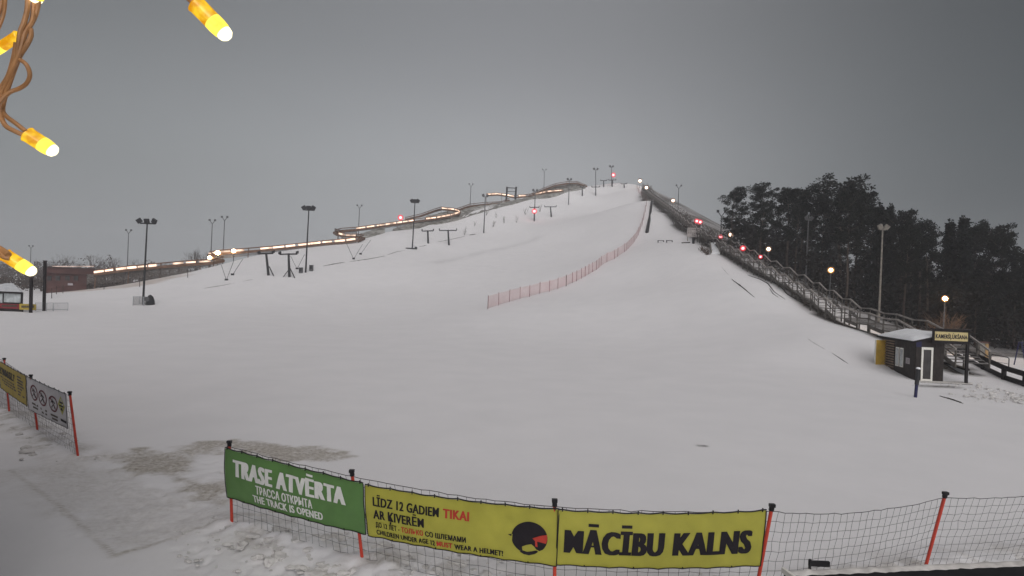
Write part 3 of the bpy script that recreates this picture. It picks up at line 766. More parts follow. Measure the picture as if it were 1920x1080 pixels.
# notice board beside the stairs
b = at(1300, 443, 126); g0 = H(b.x, b.y)
o = thing('notice_board', 'weathered grey notice board beside the upper stairs with faded lettering', 'notice board', (b.x, b.y, g0))
MB().box((b.x, b.y, b.z + .8), (2.55, .12, 1.85)).build('panel', 'board_grey', o)
fr = MB(); rr = random.Random(2)
for k in range(4):
    for j in range(6):
        if rr.random() < .7: fr.box((b.x - 1.0 + j * .4, b.y - .08, b.z + .25 + k * .4), (.3, .03, .16))
fr.build('faded_print', 'ink_soft', o)
for s in (-1, 1): MB().bar((b.x + s * 1.15, b.y + .1, g0 - .3), (b.x + s * 1.15, b.y + .1, b.z + 1.7), .12).build('post', 'old_wood', o)
b = ground(1300, 457); o = thing('waste_bin', 'narrow black bin standing on the snow below the notice board', 'bin', tuple(b))
MB().tube([b - Vector((0, 0, .1)), b + Vector((0, 0, 1.1))], [.24, .28], 12).build('body', 'black_plastic', o); MB().ball(b + Vector((0, 0, 1.1)), .28, 12, 6, (1, 1, .4)).build('lid', 'black_plastic', o)
a, c = ground(1278, 456.5), ground(1294, 456)
tag(MB().bar(a + Vector((0, 0, .15)), c + Vector((0, 0, .15)), .25, .2).build('log', 'bark', None), 'dark log lying left of the black bin', 'log')
# pale launching ramp
r0, r1, r2, r3 = at(1331, 455, 112), at(1343, 454, 112), at(1350, 473, 105), at(1334, 474, 105)
o = thing('snow_ramp', 'pale sloping snow ramp between dark side boards below the stairs', 'ramp', tuple(r3))
MB().prism([r0, r1, r2, r3], (0, 0, -1), .5).build('deck', 'snow_plain', o)
for a, c in ((r0, r3), (r1, r2)): MB().bar(a + Vector((0, 0, .1)), c + Vector((0, 0, .1)), .16, .4).build('side_board', 'old_wood', o)
MB().bar(r0 + Vector((-.3, .4, .25)), r1 + Vector((.8, .4, .25)), .3, .7).build('head_beam', 'black_wood', o)

# ------------------------------------------------------------------ stairs up the hill
sx = [q.y for q in SP]
def spath(y): return Vector((np.interp(y, sx, [q.x for q in SP]), y, np.interp(y, sx, [q.z for q in SP])))
stairs = thing('hill_stairs', 'long weathered wooden staircase with handrails climbing the right flank of the hill', 'stairs', tuple(spath(43.6)))
yy = 43.6; WST = 1.2
while yy < 246:
    a = spath(yy); b = spath(yy + 4.5)
    f = (b - a); fl = Vector((f.x, f.y, 0)).normalized(); side = Vector((fl.y, -fl.x, 0))
    run = 4.5; m_ = a + Vector((f.x * .55, f.y * .55, f.z)); n = 6
    far_ = yy > 150
    tr = MB()
    for s in (-1, 1): MB().bar(a + side * s * WST - Vector((0, 0, .15)), m_ + side * s * WST - Vector((0, 0, .15)), .08, .3).build('stringer', 'stair_wood', stairs)
    for k in range(n):
        q = a.lerp(m_, (k + .6) / n); tr.box(q, (2 * WST, .30, .06), side, fl)
    tr.build('treads', 'tread', stairs)
    ld = MB().bar(m_ - fl * .1 - Vector((0, 0, .02)), b + fl * .05 - Vector((0, 0, .02)), 2 * WST + .1, .07)
    for s in (-1, 1):
        for q in (m_, b): ld.bar(q + side * s * WST + Vector((0, 0, -.05)), Vector((q.x + side.x * s * WST, q.y + side.y * s * WST, min(q.z - .1, H(q.x, q.y)) - .6)), .12)
    ld.build('landing', 'stair_wood', stairs)
    for s in (-1, 1):
        rl = MB(); bl_ = MB(); up = Vector((0, 0, 1.05)); md = Vector((0, 0, .55)); e = side * s * WST
        rl.bar(a + e + up, m_ + e + up, .12, .12).bar(m_ + e + up, b + e + up, .12, .12)
        bl_.bar(a + e + md, m_ + e + md, .05, .08).bar(m_ + e + md, b + e + md, .05, .08)
        for q in ([a, a.lerp(m_, .5), m_] if not far_ else [a, m_]): bl_.bar(q + e - Vector((0, 0, .2)), q + e + up - Vector((0, 0, .07)), .08)
        bl_.build('balusters', 'stair_wood', stairs)
        rl.build('railing', 'rail_wood', stairs)
    yy += run

# ------------------------------------------------------------------ lamps
def signal(px, py, d, r, label, post=2.6, grp='red signal lamps'):
    q = at(px, py, d); o = thing('signal_lamp', label, 'signal lamp', tuple(q), grp)
    ls = MB().ball(q, r * 1.75, 18, 12).build('lens', 'halo_red', o, True); MB().ball(q, r * .82, 12, 8).build('bulb', 'lamp_red', ls, True)  # outer lens is a glow shell, halo put in as emission
    MB().bar(q + Vector((0, .3, -post)), q + Vector((0, .3, -r * .8)), .12).build('post', 'dark_metal', o)
signal(751, 408, 190, .55, 'red signal lamp alone above the lit track on the ridge', 3.2)
signal(1002, 396, 212, .58, 'red signal lamp on the lift tower halfway up the slope', 3.0)
signal(1150, 328, 276, .66, 'red signal lamp on the summit, highest of all', 4.5)
signal(1306.5, 414.5, 134, .33, 'left red lamp of the close pair above the notice board', 2.2)
signal(1313, 416.5, 134, .33, 'right red lamp of the close pair above the notice board', 2.2)
signal(1351, 444, 117, .26, 'red lamp at the thin mast left of the forest edge', 2.0)
signal(1393, 465.5, 97, .28, 'deep red lamp on the stair rail under the leftmost pines', 1.6)
signal(1426, 481.5, 90, .18, 'smallest red lamp on the stair rail right of the deep red one', 1.4)
def street(px, py, d, r, label, mtl='lamp_white', hgt=4.0):
    q = at(px, py, d); g0 = H(q.x, q.y)
    o = thing('street_lamp', label, 'street lamp', (q.x, q.y, g0), 'globe street lamps along the stairs')
    gl = MB().ball(q, r * 1.28, 18, 12).build('globe', 'halo_orange' if mtl != 'lamp_white' else 'halo_white', o, True)  # outer ball is a glow shell standing in for the halo
    MB().ball(q, r * .68, 14, 10).build('bulb', mtl, gl, True)
    MB().tube([q + Vector((0, 0, r * 1.1)), q + Vector((0, 0, r * 1.3)), q + Vector((0, 0, r * 1.45))], [r * 1.0, r * .8, r * .2], 14).build('hood', 'dark_metal', o, True)
    MB().tube([Vector((q.x - .1, q.y, g0 - .3)), q - Vector((0, 0, r * 1.3))], [.08, .05], 8).build('post', 'grey_metal', o)
street(1200, 339, 262, .72, 'white globe lamp at the very top of the stairs')
street(1212, 352, 240, .66, 'white globe lamp in front of the brown summit brush')
street(1262, 376, 172, .46, 'white globe lamp left of the slender mast beside the upper stairs')
street(1370, 440, 112, .36, 'white globe lamp against the foot of the leftmost pine')
street(1441, 467, 92, .32, 'warm white globe lamp left of the pale trunks, midway down the stairs')
street(1558, 506.5, 78, .34, 'bright amber globe lamp over the lower stairs', 'lamp_warm')
street(1772, 560, 62, .27, 'orange globe lamp lighting the bush right of the stairs foot', 'lamp_orange')
# ------------------------------------------------------------------ left: red building, kiosk, posts, barriers
def box_at(mb, px0, px1, pyt, pyb, d, depth, dy=0):
    a = at(px0, pyb, d); b = at(px1, pyb, d); t = at((px0 + px1) / 2, pyt, d)
    zb = (a.z + b.z) / 2
    mb.box(((a.x + b.x) / 2, d + depth / 2 + dy, (zb + t.z) / 2), (abs(b.x - a.x), depth, t.z - zb)); return mb
def box_view(mb, px0, px1, pyt, pyb, d, depth, pxe):
    a = at(px0, pyb, d); b = at(px1, pyb, d); t = at((px0 + px1) / 2, pyt, d); zb = (a.z + b.z) / 2
    u = Vector((ray(pxe, 520)[0], 1, 0)).normalized() * depth
    P = [Vector((a.x, d, zb)), Vector((b.x, d, zb)), Vector((b.x, d, zb)) + u, Vector((a.x, d, zb)) + u]
    return mb.add(P + [Vector((q.x, q.y, t.z)) for q in P], [(0, 3, 2, 1), (4, 5, 6, 7), (0, 1, 5, 4), (1, 2, 6, 5), (2, 3, 7, 6), (3, 0, 4, 7)])
bl = at(135, 545, 132); rb = thing('red_building', 'long flat-roofed red building at the lower end of the lit track', 'building', (bl.x, 132, 0))
w = MB(); box_view(w, 84, 161, 512, 560, 132, 9, 150); w.build('wall', 'red_building', rb)
w = MB(); box_view(w, 80, 178, 503, 513, 131, 10, 165); w.build('roof_fascia', 'red_building', rb)
w = MB(); box_view(w, 79, 179, 501, 503, 130.6, 10.8, 165); w.build('roof', 'roof_dark', rb)
w = MB()
for i in range(19): box_at(w, 98 + i * 4.1, 100.4 + i * 4.1, 498.5, 500.5, 130.8, .25)
w.build('roof_lights', 'strip_dots', rb)
for px in (92, 108, 126, 142):
    w = MB(); box_at(w, px - 4, px + 4, 517, 526, 131.9, .1); w.build('window', 'glass_dark', rb)
w = MB(); box_at(w, 127, 136, 531, 535, 131.8, .1); w.build('sign_plate', 'white_paper', rb)
# dark netting wall running right of the building
nf = thing('net_wall', 'dark netting wall on thin poles under the lowest lit stretch of track', 'netting', tuple(at(162, 534, 129)))
for i in range(12):
    t = i / 11; px = 163 + t * 190; a = at(px, 533 - t * 20, 129); b_ = at(px, 514 - t * 14.5, 129)
    MB().bar(a - Vector((0, 0, 1)), b_, .09).build('post', 'bark', nf)
    if i: nn.add([pa, a, b_, pb], [(0, 1, 2, 3)])
    else: nn = MB()
    pa, pb = a, b_
nn.build('net', 'dark_net', nf)
# kiosk
kb = onz(22, 584, 0); kd = kb.y
ki = thing('kiosk', 'small kiosk with snowy hipped roof and a red skirt at the left edge', 'kiosk', (kb.x, kd, 0))
w = MB(); box_view(w, -32, 43, 548, 570, kd, 3.0, 40); w.build('wall', 'black_wood', ki)
for a_, b_ in ((-28, 4), (7, 38)):
    w = MB(); box_at(w, a_, b_, 550, 567, kd - .06, .05); w.build('window', 'glass_pale', ki)
w = MB(); box_at(w, -32, 36, 569, 578, kd - .08, .07); w.build('skirt', 'red_banner', ki)
tx = MB(); rr = random.Random(8)
for i in range(9): box_at(tx, 3 + i * 3.2, 5.4 + i * 3.2, 571.5, 575, kd - .13, .04)
tx.build('faded_print', 'ink_soft', ki)
w = MB(); box_view(w, -34, 44, 578, 584, kd - .02, 3.0, 40); w.build('plinth', 'black_wood', ki)
e0, e1 = at(-40, 546, kd), at(47, 546, kd); zt = at(18, 531, kd).z; ze = (e0.z + e1.z) / 2
cx = (e0.x + e1.x) / 2; hw = (e1.x - e0.x) / 2
u_ = Vector((ray(44, 540)[0], 1, 0)).normalized(); z_ = Vector((0, 0, 1))
A = [Vector((cx - hw, kd - .4, ze)), Vector((cx + hw, kd - .4, ze)), Vector((cx + hw, kd - .4, ze)) + u_ * 3.6, Vector((cx - hw, kd - .4, ze)) + u_ * 3.6]
T = [at(10, 531, kd + 1.4), at(24, 531, kd + 1.4)]
rf = MB().add(A + T, [(0, 1, 5, 4), (1, 2, 5), (2, 3, 4, 5), (3, 0, 4), (3, 2, 1, 0)])
rf.build('roof', 'roof_snow', ki); MB().add([q - z_ * .22 for q in A] + [q - z_ * .003 for q in A], [(0, 3, 2, 1), (4, 5, 6, 7), (0, 1, 5, 4), (1, 2, 6, 5), (2, 3, 7, 6), (3, 0, 4, 7)]).build('eave_board', 'black_wood', ki)
for (px, t, b_, d, lb) in ((58, 521, 575, 72, 'dark timber post right of the kiosk, the shorter of two'), (82.5, 490, 583, kd, 'taller dark timber post at the end of the barriers by the kiosk')):
    q = onz(px, b_, 0) if b_ > 580 else at(px, b_, d)
    tp = at(px + (2 if b_ > 580 else 1), t, q.y)
    o = thing('timber_post', lb, 'post', (q.x, q.y, 0), 'two timber posts by the kiosk')
    MB().bar((q.x, q.y, -.3), tp, .26).build('shaft', 'black_wood', o); MB().box(tp + Vector((0, 0, .05)), (.34, .34, .12)).build('cap', 'roof_dark', o)
yb0, yb1 = onz(36, 583, 0), onz(68, 583, 0)
o = thing('yellow_sign', 'small yellow banner with dark lettering lashed to the barrier by the kiosk', 'banner', tuple(yb0))
w = MB(); box_at(w, 36, 67, 570, 581, kd - .3, .06); w.build('sheet', 'tan_banner', o)
w = MB()
for i in range(7): box_at(w, 40 + i * 3.4, 42.6 + i * 3.4, 573, 577, kd - .34, .03)
w.build('lettering', 'ink_soft', o)
for i, (x0_, x1_) in enumerate(((66, 82), (87, 99), (100.5, 127))):
    a, b_ = onz(x0_, 583.5, 0), onz(x1_, 583, 0); a.z = b_.z = 0; hh = 1.02
    o = thing('crowd_barrier', ['short steel barrier between the yellow banner and the tall post', 'narrow steel barrier just right of the tall post', 'wide steel barrier, last of the row by the kiosk'][i], 'barrier', tuple(a), 'steel barriers by the kiosk')
    fr = MB().tube([a + Vector((0, 0, -.1)), a + Vector((0, 0, hh)), b_ + Vector((0, 0, hh)), b_ + Vector((0, 0, -.1))], .035, 6).bar(a + Vector((0, 0, .2)), b_ + Vector((0, 0, .2)), .05)
    fr.build('frame', 'pale_metal', o)
    rl = MB(); n = int((b_ - a).length / .14)
    for k in range(1, n): q = a.lerp(b_, k / n); rl.bar(q + Vector((0, 0, .2)), q + Vector((0, 0, hh)), .016)
    rl.build('bars', 'pale_metal', o)
# low fence line and signs on the warm-tinted strip
sp_ = thing('strip_fence', 'thin low stake fence along the sanded strip right of the kiosk', 'stake fence', tuple(at(97, 560, 100)))
pv = None
for px, yb_, yt_ in ((97, 560, 540), (106, 553, 536), (118, 551, 534), (195, 543, 530), (262, 538, 520), (352, 520, 505)):
    a = ground(px, yb_); t = at(px, yt_, a.y); t.z = min(t.z, a.z + 2.2); MB().tube([a - Vector((0, 0, .3)), t], .05, 6).build('stake', 'bark', sp_)
    if pv: MB().tube([pv, t - Vector((0, 0, .3))], .015, 4).build('rope', 'bark', sp_)
    pv = t - Vector((0, 0, .3))

# ------------------------------------------------------------------ right: lift cabin
C0 = Vector((27.15, 40.8, max(0, min(H(27.15, 40.2), H(30.2, 40.2)) - .02)))
e1 = Vector((1, -.03, 0)).normalized(); e2 = Vector((.16, 1, 0)).normalized(); up = Vector((0, 0, 1))
def L(a, b, c): return C0 + e1 * a + e2 * b + up * c
cab = thing('lift_cabin', 'dark timber lift cabin with snowy roof, lit yellow name board and open porch', 'cabin', tuple(C0))
def lbox(mb, a0, a1, b0, b1, c0, c1):
    P = [L(a, b, c) for c in (c0, c1) for b in (b0, b1) for a in (a0, a1)]
    return mb.add(P, [(0, 2, 3, 1), (4, 5, 7, 6), (0, 1, 5, 4), (2, 6, 7, 3), (0, 4, 6, 2), (1, 3, 7, 5)])
w = MB().add([L(0, 0, -.3), L(1.85, 0, -.3), L(1.85, 5, -.3), L(0, 5, -.3), L(0, 0, 2.62), L(1.85, 0, 3.1), L(1.85, 5, 3.1), L(0, 5, 2.62)],
             [(0, 1, 5, 4), (1, 2, 6, 5), (2, 3, 7, 6), (3, 0, 4, 7)])
w.build('wall', 'cabin_wall', cab)
cl = MB()
for k in range(12): lbox(cl, -.022, -.002, .05 + k * .235, .05 + k * .235 + .215, -.2, 2.50)
for k in range(8):
    a0 = .02 + k * .23
    if not .30 < a0 + .1 < 1.16: lbox(cl, a0, a0 + .21, -.022, -.002, -.2, 2.55)
cl.build('cladding', 'cabin_wall', cab)
rf = MB().add([L(-.35, -.3, 2.55), L(1.95, -.3, 3.15), L(1.95, 5.3, 3.15), L(-.35, 5.3, 2.55), L(-.35, -.3, 2.66), L(1.95, -.3, 3.26), L(1.95, 5.3, 3.26), L(-.35, 5.3, 2.66)],
              [(0, 3, 2, 1), (4, 5, 6, 7), (0, 1, 5, 4), (1, 2, 6, 5), (2, 3, 7, 6), (3, 0, 4, 7)])
rfo = rf.build('roof', 'black_wood', cab)
sn = MB(); n = 14; vs = []
for j in range(n + 1):
    for i in range(n + 1):
        a = -.33 + 2.1 * i / n; b_ = -.27 + 5.5 * j / n; e_ = min(i, j, n - i, n - j); k = min(1, e_ / 1.5)
        vs.append(L(a, b_, 2.667 + (a + .35) * .261 + (.02 + .17 * k + .05 * mnoise.noise((a * 1.1, b_ * .9, 3)) * k)))
sn.add(vs, [(j * (n + 1) + i, j * (n + 1) + i + 1, (j + 1) * (n + 1) + i + 1, (j + 1) * (n + 1) + i) for j in range(n) for i in range(n)])
sn.build('snow', 'snow_plain', rfo, True)
for b0 in (3.05, 4.02):       # slatted shutters on the left wall
    s_ = MB()
    for k in range(13): lbox(s_, -.07, -.005, b0, b0 + .9, .15 + k * .185, .15 + k * .185 + .085)
    s_.build('shutter', 'cabin_slat', cab)
for b0, b1 in ((1.62, 2.12), (2.24, 2.76)):
    f_ = MB(); lbox(f_, -.06, -.004, b0, b1, .72, 2.05); fo = f_.build('window_frame', 'white_frame', cab)
    f_ = MB(); lbox(f_, -.075, -.062, b0 + .07, b1 - .07, .80, 1.97); f_.build('pane', 'glass_pale', fo)
s_ = MB(); lbox(s_, -.04, -.004, .72, 1.26, 1.05, 1.45); ns = s_.build('notice', 'white_paper', cab)
s_ = MB(); rr = random.Random(4)
for k in range(4): lbox(s_, -.05, -.041, .80, 1.16 - rr.random() * .15, 1.12 + k * .075, 1.14 + k * .075)
s_.build('faded_print', 'ink_soft', ns)
# glazed door in the front wall
f_ = MB()
for a0, a1, c0, c1 in ((.36, .48, .03, 2.3), (1.0, 1.12, .03, 2.3), (.48, 1.0, 2.14, 2.3), (.48, 1.0, .03, .18)): lbox(f_, a0, a1, -.07, -.004, c0, c1)
do = f_.build('door', 'white_frame', cab)
f_ = MB(); lbox(f_, .485, .995, -.04, -.02, .185, 2.135); f_.build('glass', 'glass_dark', do)
f_ = MB(); lbox(f_, .5, .54, -.12, -.071, 1.0, 1.22); f_.build('handle', 'dark_metal', do)
f_ = MB(); lbox(f_, 0, .34, -.05, -.004, 2.3, 2.7); f_.build('lamp_box', 'blue_post', cab)
# yellow side board at the back corner
f_ = MB(); lbox(f_, -.72, .02, 4.45, 4.55, -.2, 2.38); f_.build('side_board', 'yellow_panel', cab)
f_ = MB(); lbox(f_, -.77, -.721, 4.43, 4.57, -.2, 2.4); f_.build('corner_trim', 'white_frame', cab)
# fascia with the name board, porch roof, post, deck
f_ = MB(); lbox(f_, .88, 3.25, -.42, -.27, 2.62, 3.52); f_.build('fascia', 'black_wood', cab)
f_ = MB(); lbox(f_, 1.9, 3.3, -.26, 3.4, 2.72, 2.86); lbox(f_, .8, 3.32, -.5, -.2, 3.525, 3.6); f_.build('porch_roof', 'black_wood', cab)
f_ = MB(); lbox(f_, .98, 3.1, -.47, -.425, 2.82, 3.40); nb = f_.build('name_board', 'sign_cream', cab)
f_ = MB(); lbox(f_, 3.1, 3.26, -.4, -.24, -.3, 2.62); f_.build('post', 'black_wood', cab)
f_ = MB(); lbox(f_, .0, 3.3, -.75, 0, -.1, .07); lbox(f_, 1.86, 3.3, .01, 3.4, -.1, .06); f_.build('deck', 'snow_dirty', cab)
f_ = MB(); lbox(f_, .0, 3.35, -.80, -.751, -.12, .03); f_.build('deck_edge', 'black_wood', cab)

# ------------------------------------------------------------------ lettering
_cap = {}
def glyphs(body, off, sm=0):
    c = bpy.data.curves.new('lettering', 'FONT'); c.body = body; c.offset = off; c.resolution_u = 3; c.space_character = 1.02 + sm * 1.5
    o = bpy.data.objects.new('lettering', c); col.objects.link(o)
    me_ = bpy.data.meshes.new_from_object(o.evaluated_get(bpy.context.evaluated_depsgraph_get()))
    v = [tuple(q.co) for q in me_.vertices]; f = [tuple(p_.vertices) for p_ in me_.polygons]
    bm = bmesh.new(); bm.from_mesh(me_); bmesh.ops.triangulate(bm, faces=bm.faces[:])
    for _ in range(2):
        bmesh.ops.subdivide_edges(bm, edges=[e for e in bm.edges if e.calc_length() > .16], cuts=1); bmesh.ops.triangulate(bm, faces=bm.faces[:])
    bm.verts.index_update(); v = [tuple(q.co) for q in bm.verts]; f = [tuple(q.index for q in p_.verts) for p_ in bm.faces]; bm.free()
    bpy.data.objects.remove(o); bpy.data.curves.remove(c); bpy.data.meshes.remove(me_)
    return v, f
def lettering(body, S, u0, u1, v0, v1, m, parent, off=.06, lift=.009):
    # heavy condensed letters: each glyph thickened sideways by close-set layers
    if 0 not in _cap:
        hv, _ = glyphs('H', .012); _cap[0] = (min(p_[1] for p_ in hv), max(p_[1] for p_ in hv))
    c0, c1 = _cap[0]; v, f = glyphs(body, .012, off)
    x0 = min(p_[0] for p_ in v) - off; x1 = max(p_[0] for p_ in v) + off; mb = MB(); n = 7
    for k in range(n):
        dx = off * (2 * k / (n - 1) - 1); dt = .0004 * k
        mb.add([S(u0 + (u1 - u0) * (p_[0] + dx - x0) / (x1 - x0), v0 + (v1 - v0) * (p_[1] - c0) / (c1 - c0), lift + dt) for p_ in v], f)
    return mb.build('lettering', m, parent)
lettering('KAMERŠĻŪKŠANA', lambda u, v, t: L(.98 + 2.12 * u, -.47 - t, 2.82 + .58 * v), .02, .985, .24, .70, 'ink', nb, .04, .008)

# blue marker post before the cabin
q = onz(1716, 745, 0); t = at(1722, 692, q.y)
o = thing('marker_post', 'short leaning post before the cabin, blue below and dark with snow on top', 'post', tuple(q))
MB().tube([q - Vector((0, 0, .2)), q.lerp(t, .45)], .085, 10).build('lower_sleeve', 'blue_post', o)
MB().tube([q.lerp(t, .45), t], .11, 10).build('upper_sleeve', 'dark_metal', o)
MB().ball(t + Vector((0, 0, .03)), .12, 10, 6, (1, 1, .7)).build('snow_cap', 'snow_plain', o, True)
# timber rail on the right
fpts = [at(1793, 682, 52), at(1843, 696, 46.5), at(1882, 707, 43), at(1922, 719, 40.5), at(1990, 740, 37)]
for q in fpts: q.z = H(q.x, q.y)
tf = thing('timber_fence', 'heavy black timber rail fence running right from the cabin', 'fence', tuple(fpts[0]))
for q in fpts: MB().box(q + Vector((0, 0, .4)), (.22, .22, 1.15)).build('post', 'black_wood', tf)
for a, b_ in zip(fpts[:-1], fpts[1:]):
    MB().bar(a + Vector((0, -.13, .82)), b_ + Vector((0, -.13, .82)), .06, .36).build('rail', 'black_wood', tf)
    MB().bar(a + Vector((0, -.13, .16)), b_ + Vector((0, -.13, .16)), .06, .34).build('rail', 'black_wood', tf)
# low snow-topped retaining boards behind the porch
a, b_ = at(1773, 682, 47), at(1812, 703, 43.5); a.z = b_.z = 0
o = thing('retaining_wall', 'low timber retaining wall with a snow face behind the cabin porch', 'retaining wall', tuple(a))
MB().bar(a + Vector((0, 0, .42)), b_ + Vector((0, 0, .30)), .25, .62).build('snow_face', 'snow_plain', o)
MB().bar(a + Vector((0, -.05, .80)), b_ + Vector((0, -.05, .68)), .3, .12).build('cap_rail', 'black_wood', o)
MB().bar(a + Vector((0, -.05, .06)), b_ + Vector((0, -.05, .02)), .3, .12).build('base_rail', 'black_wood', o)
# info cabinet and steel hoop barrier
q = at(1844, 685, 54); q.z = H(q.x, q.y)
o = thing('info_cabinet', 'upright cabinet with an orange door and dark red top behind the rail fence', 'cabinet', tuple(q))
MB().box(q + Vector((0, .25, .85)), (.72, .5, 1.75)).build('body', 'old_wood', o); MB().box(q + Vector((.22, -.03, .85)), (.26, .04, 1.6)).build('door', 'orange_board', o)
MB().box(q + Vector((0, .2, 1.77)), (.82, .62, .1)).build('top', 'red_building', o)
q = at(1857, 694, 52); e = at(1891, 698, 51); q.z = H(q.x, q.y); e.z = H(e.x, e.y)
o = thing('hoop_barrier', 'dark steel hoop barrier standing in snow right of the cabinet', 'barrier', tuple(q))
MB().tube([q - Vector((0, 0, .2)), q + Vector((0, 0, .75)), q + Vector((.1, 0, .85)), e + Vector((-.1, 0, .85)), e + Vector((0, 0, .75)), e - Vector((0, 0, .2))], .04, 6).build('hoop', 'dark_metal', o)
MB().bar(q + Vector((0, 0, .3)), e + Vector((0, 0, .3)), .03).build('lower_rail', 'dark_metal', o)
q = at(1912, 690, 56); q.z = H(q.x, q.y)
o = thing('swing_frame', 'thin blue-grey A-shaped swing frame at the right edge before the forest', 'swing frame', tuple(q))
for s in (-1, 1): MB().bar(q + Vector((s * .55, 0, -.1)), q + Vector((s * .1 + .2, .3, 2.1)), .07).build('leg', 'blue_post', o)
MB().bar(q + Vector((.2, .3, 2.05)), q + Vector((2.6, .4, 2.05)), .08).build('top_bar', 'blue_post', o)

# ------------------------------------------------------------------ safety nets in the foreground
def net_fence(label, B, T, sag, cell, last, cord='net_cord', rows=9, r=.0034, zlow=.10):
    o = thing('safety_net', label, 'net fence', (B[0].x, B[0].y, 0))
    for i, (b_, t) in enumerate(zip(B, T)):
        d = (t - b_).normalized()
        MB().tube([b_ - d * .35, b_ + d * .02], [.012, .03], 10).build('spike', 'black_plastic', o)
        MB().tube([b_ + d * .02, t - d * .04], .030, 12).build('post', 'post_red', o)
        MB().tube([t - d * .05, t + d * .05], .042, 10).box(t + d * .04, (.09, .07, .05)).build('clip', 'black_plastic', o)
    for i in range(len(B) - 1):
        n = max(4, int((B[i + 1] - B[i]).length / cell)); nr = rows
        g_ = []
        for j in range(nr + 1):
            row = []
            for k in range(n + 1):
                t = k / n; f = j / nr
                a = B[i].lerp(B[i + 1], t); c = T[i].lerp(T[i + 1], t)
                q = a.lerp(c, (zlow + (1.69 - zlow) * f) / 1.75)
                q.z -= sag[i] * 4 * t * (1 - t) * (.5 + .5 * f)
                q += Vector((mnoise.noise((k * .7, j * .9, i * 5 + 1)), mnoise.noise((k * .7, j * .9, i * 5 + 9)) * .5, mnoise.noise((k * .8, j * .6, i * 5 + 4)))) * cell * .16 * (0 < k < n)
                if j == 0: q.z = max(q.z, .05)
                row.append(q)
            g_.append(row)
        mb = MB()
        for j, row in enumerate(g_): mb.tube(row, r * (1.9 if j == nr else 1.0), 4, False)
        for k in range(n + 1): mb.tube([g_[j][k] for j in range(nr + 1)], r, 4, False)
        mb.build('net', cord, o)
    return o
net_fence('long foreground safety net on red posts carrying the green and yellow banners', mb_, mt_, [.02, .06, .05, .14, .10], .165, 0)
net_fence('shorter safety net on red posts at the left edge carrying the white banner', lb_, lt_, [.02, .02, .02], .15, 0, 'net_pale', 10, .004)

# ------------------------------------------------------------------ banners
def banner(name, label, m, tl, tr, br, bl_, zt, zb, sagt, sagb, border='black_plastic', bow=.04, grp=None, n=84, nv=14):
    # corners from photograph positions; depth follows the net line
    def on(pt, zz): return onz(pt[0], pt[1], zz)
    a, b_ = on(tl, zt[0]), on(tr, zt[1]); c = on(br, zb[1]); d = on(bl_, zb[0])
    nrm = Vector((b_.y - a.y, -(b_.x - a.x), 0)).normalized()
    if nrm.y > 0: nrm = -nrm
    def S(u, v, t=0.0):
        top = a.lerp(b_, u); bot = d.lerp(c, u); k = 4 * u * (1 - u)
        top = top - Vector((0, 0, sagt * k)); bot = bot - Vector((0, 0, sagb * k))
        q = bot.lerp(top, v)
        w_ = bow * math.sin(math.pi * v) * (.6 + .4 * math.sin(u * 5)) + .012 * math.sin(u * 23) * (v - .5)
        w_ += .010 * mnoise.noise((u * 16 + v * 3 + zt[0] * 50, v * 2.2, sagt * 90)) + .005 * mnoise.noise((u * 30 - v * 9, v * 3 + u * 7, zt[1] * 31))
        q = q - Vector((0, 0, .014 * abs(math.sin(math.pi * 8.33 * (u - .02))) * (v ** 6 - (1 - v) ** 8)))
        return q + nrm * (t + w_ + .095)
    o = thing(name, label, 'banner', tuple(d), grp)
    mb = MB(); vs = [S(i / n, j / nv, 0) for j in range(nv + 1) for i in range(n + 1)] + [S(i / n, j / nv, -.004) for j in range(nv + 1) for i in range(n + 1)]
    K = (n + 1) * (nv + 1)
    fs = [(j * (n + 1) + i, j * (n + 1) + i + 1, (j + 1) * (n + 1) + i + 1, (j + 1) * (n + 1) + i) for j in range(nv) for i in range(n)]
    mb.add(vs, fs + [tuple(K + i for i in f)[::-1] for f in fs]); sh = mb.build('sheet', m, o, True)
    loop = [S(i / n, 1.02, .01) for i in range(n + 1)]
    MB().tube(loop, .011, 6).build('top_rope', border, o)
    MB().tube([S(i / n, .0, .012) for i in range(n + 1)], .0085, 6).build('bottom_rope', border, o)
    for u in (0.0, 1.0): MB().tube([S(u, j / nv, .012) for j in range(nv + 1)], .008, 6).build('side_rope', border, o)
    ty = MB()
    for i in range(9):
        u = .02 + .96 * i / 8; ty.bar(S(u, .985, .014), S(u, 1.05, .014), .018, .014)
        if i % 2: ty.bar(S(u, .0, .016), S(u, .03, .016), .018, .014)
    ty.build('ties', border, o)
    return o, sh, S
gb, gs, S = banner('green_banner', 'green banner with white letters saying the track is opened, leftmost on the long net', 'green_banner', (430, 838), (688, 904), (694, 999), (434, 930), (1.70, 1.64), (.65, .69), .015, .035, 'black_plastic', .05)
lettering('TRASE ATVĒRTA', S, .07, .885, .50, .83, 'ink_white', gs, .085)
lettering('ТРАССА ОТКРЫТА', S, .25, .66, .275, .435, 'ink_white', gs, .055)
lettering('THE TRACK IS OPENED', S, .22, .725, .085, .235, 'ink_white', gs, .055)
yb, ys, S = banner('yellow_banner', 'yellow banner with helmet picture and black and red helmet rule, middle of the long net', 'yellow_banner', (690, 906), (1051, 952), (1046, 1057), (696, 1001), (1.63, 1.66), (.69, .72), .05, .04, 'black_plastic', .05)
lettering('LĪDZ 12 GADIEM', S, .042, .405, .64, .81, 'ink', ys, .045)
lettering('TIKAI', S, .425, .562, .64, .81, 'ink_red', ys, .045)
lettering('AR ĶIVERĒM', S, .042, .325, .395, .565, 'ink', ys, .045)
lettering('ДО 12 ЛЕТ -', S, .05, .187, .225, .325, 'ink', ys, .045)
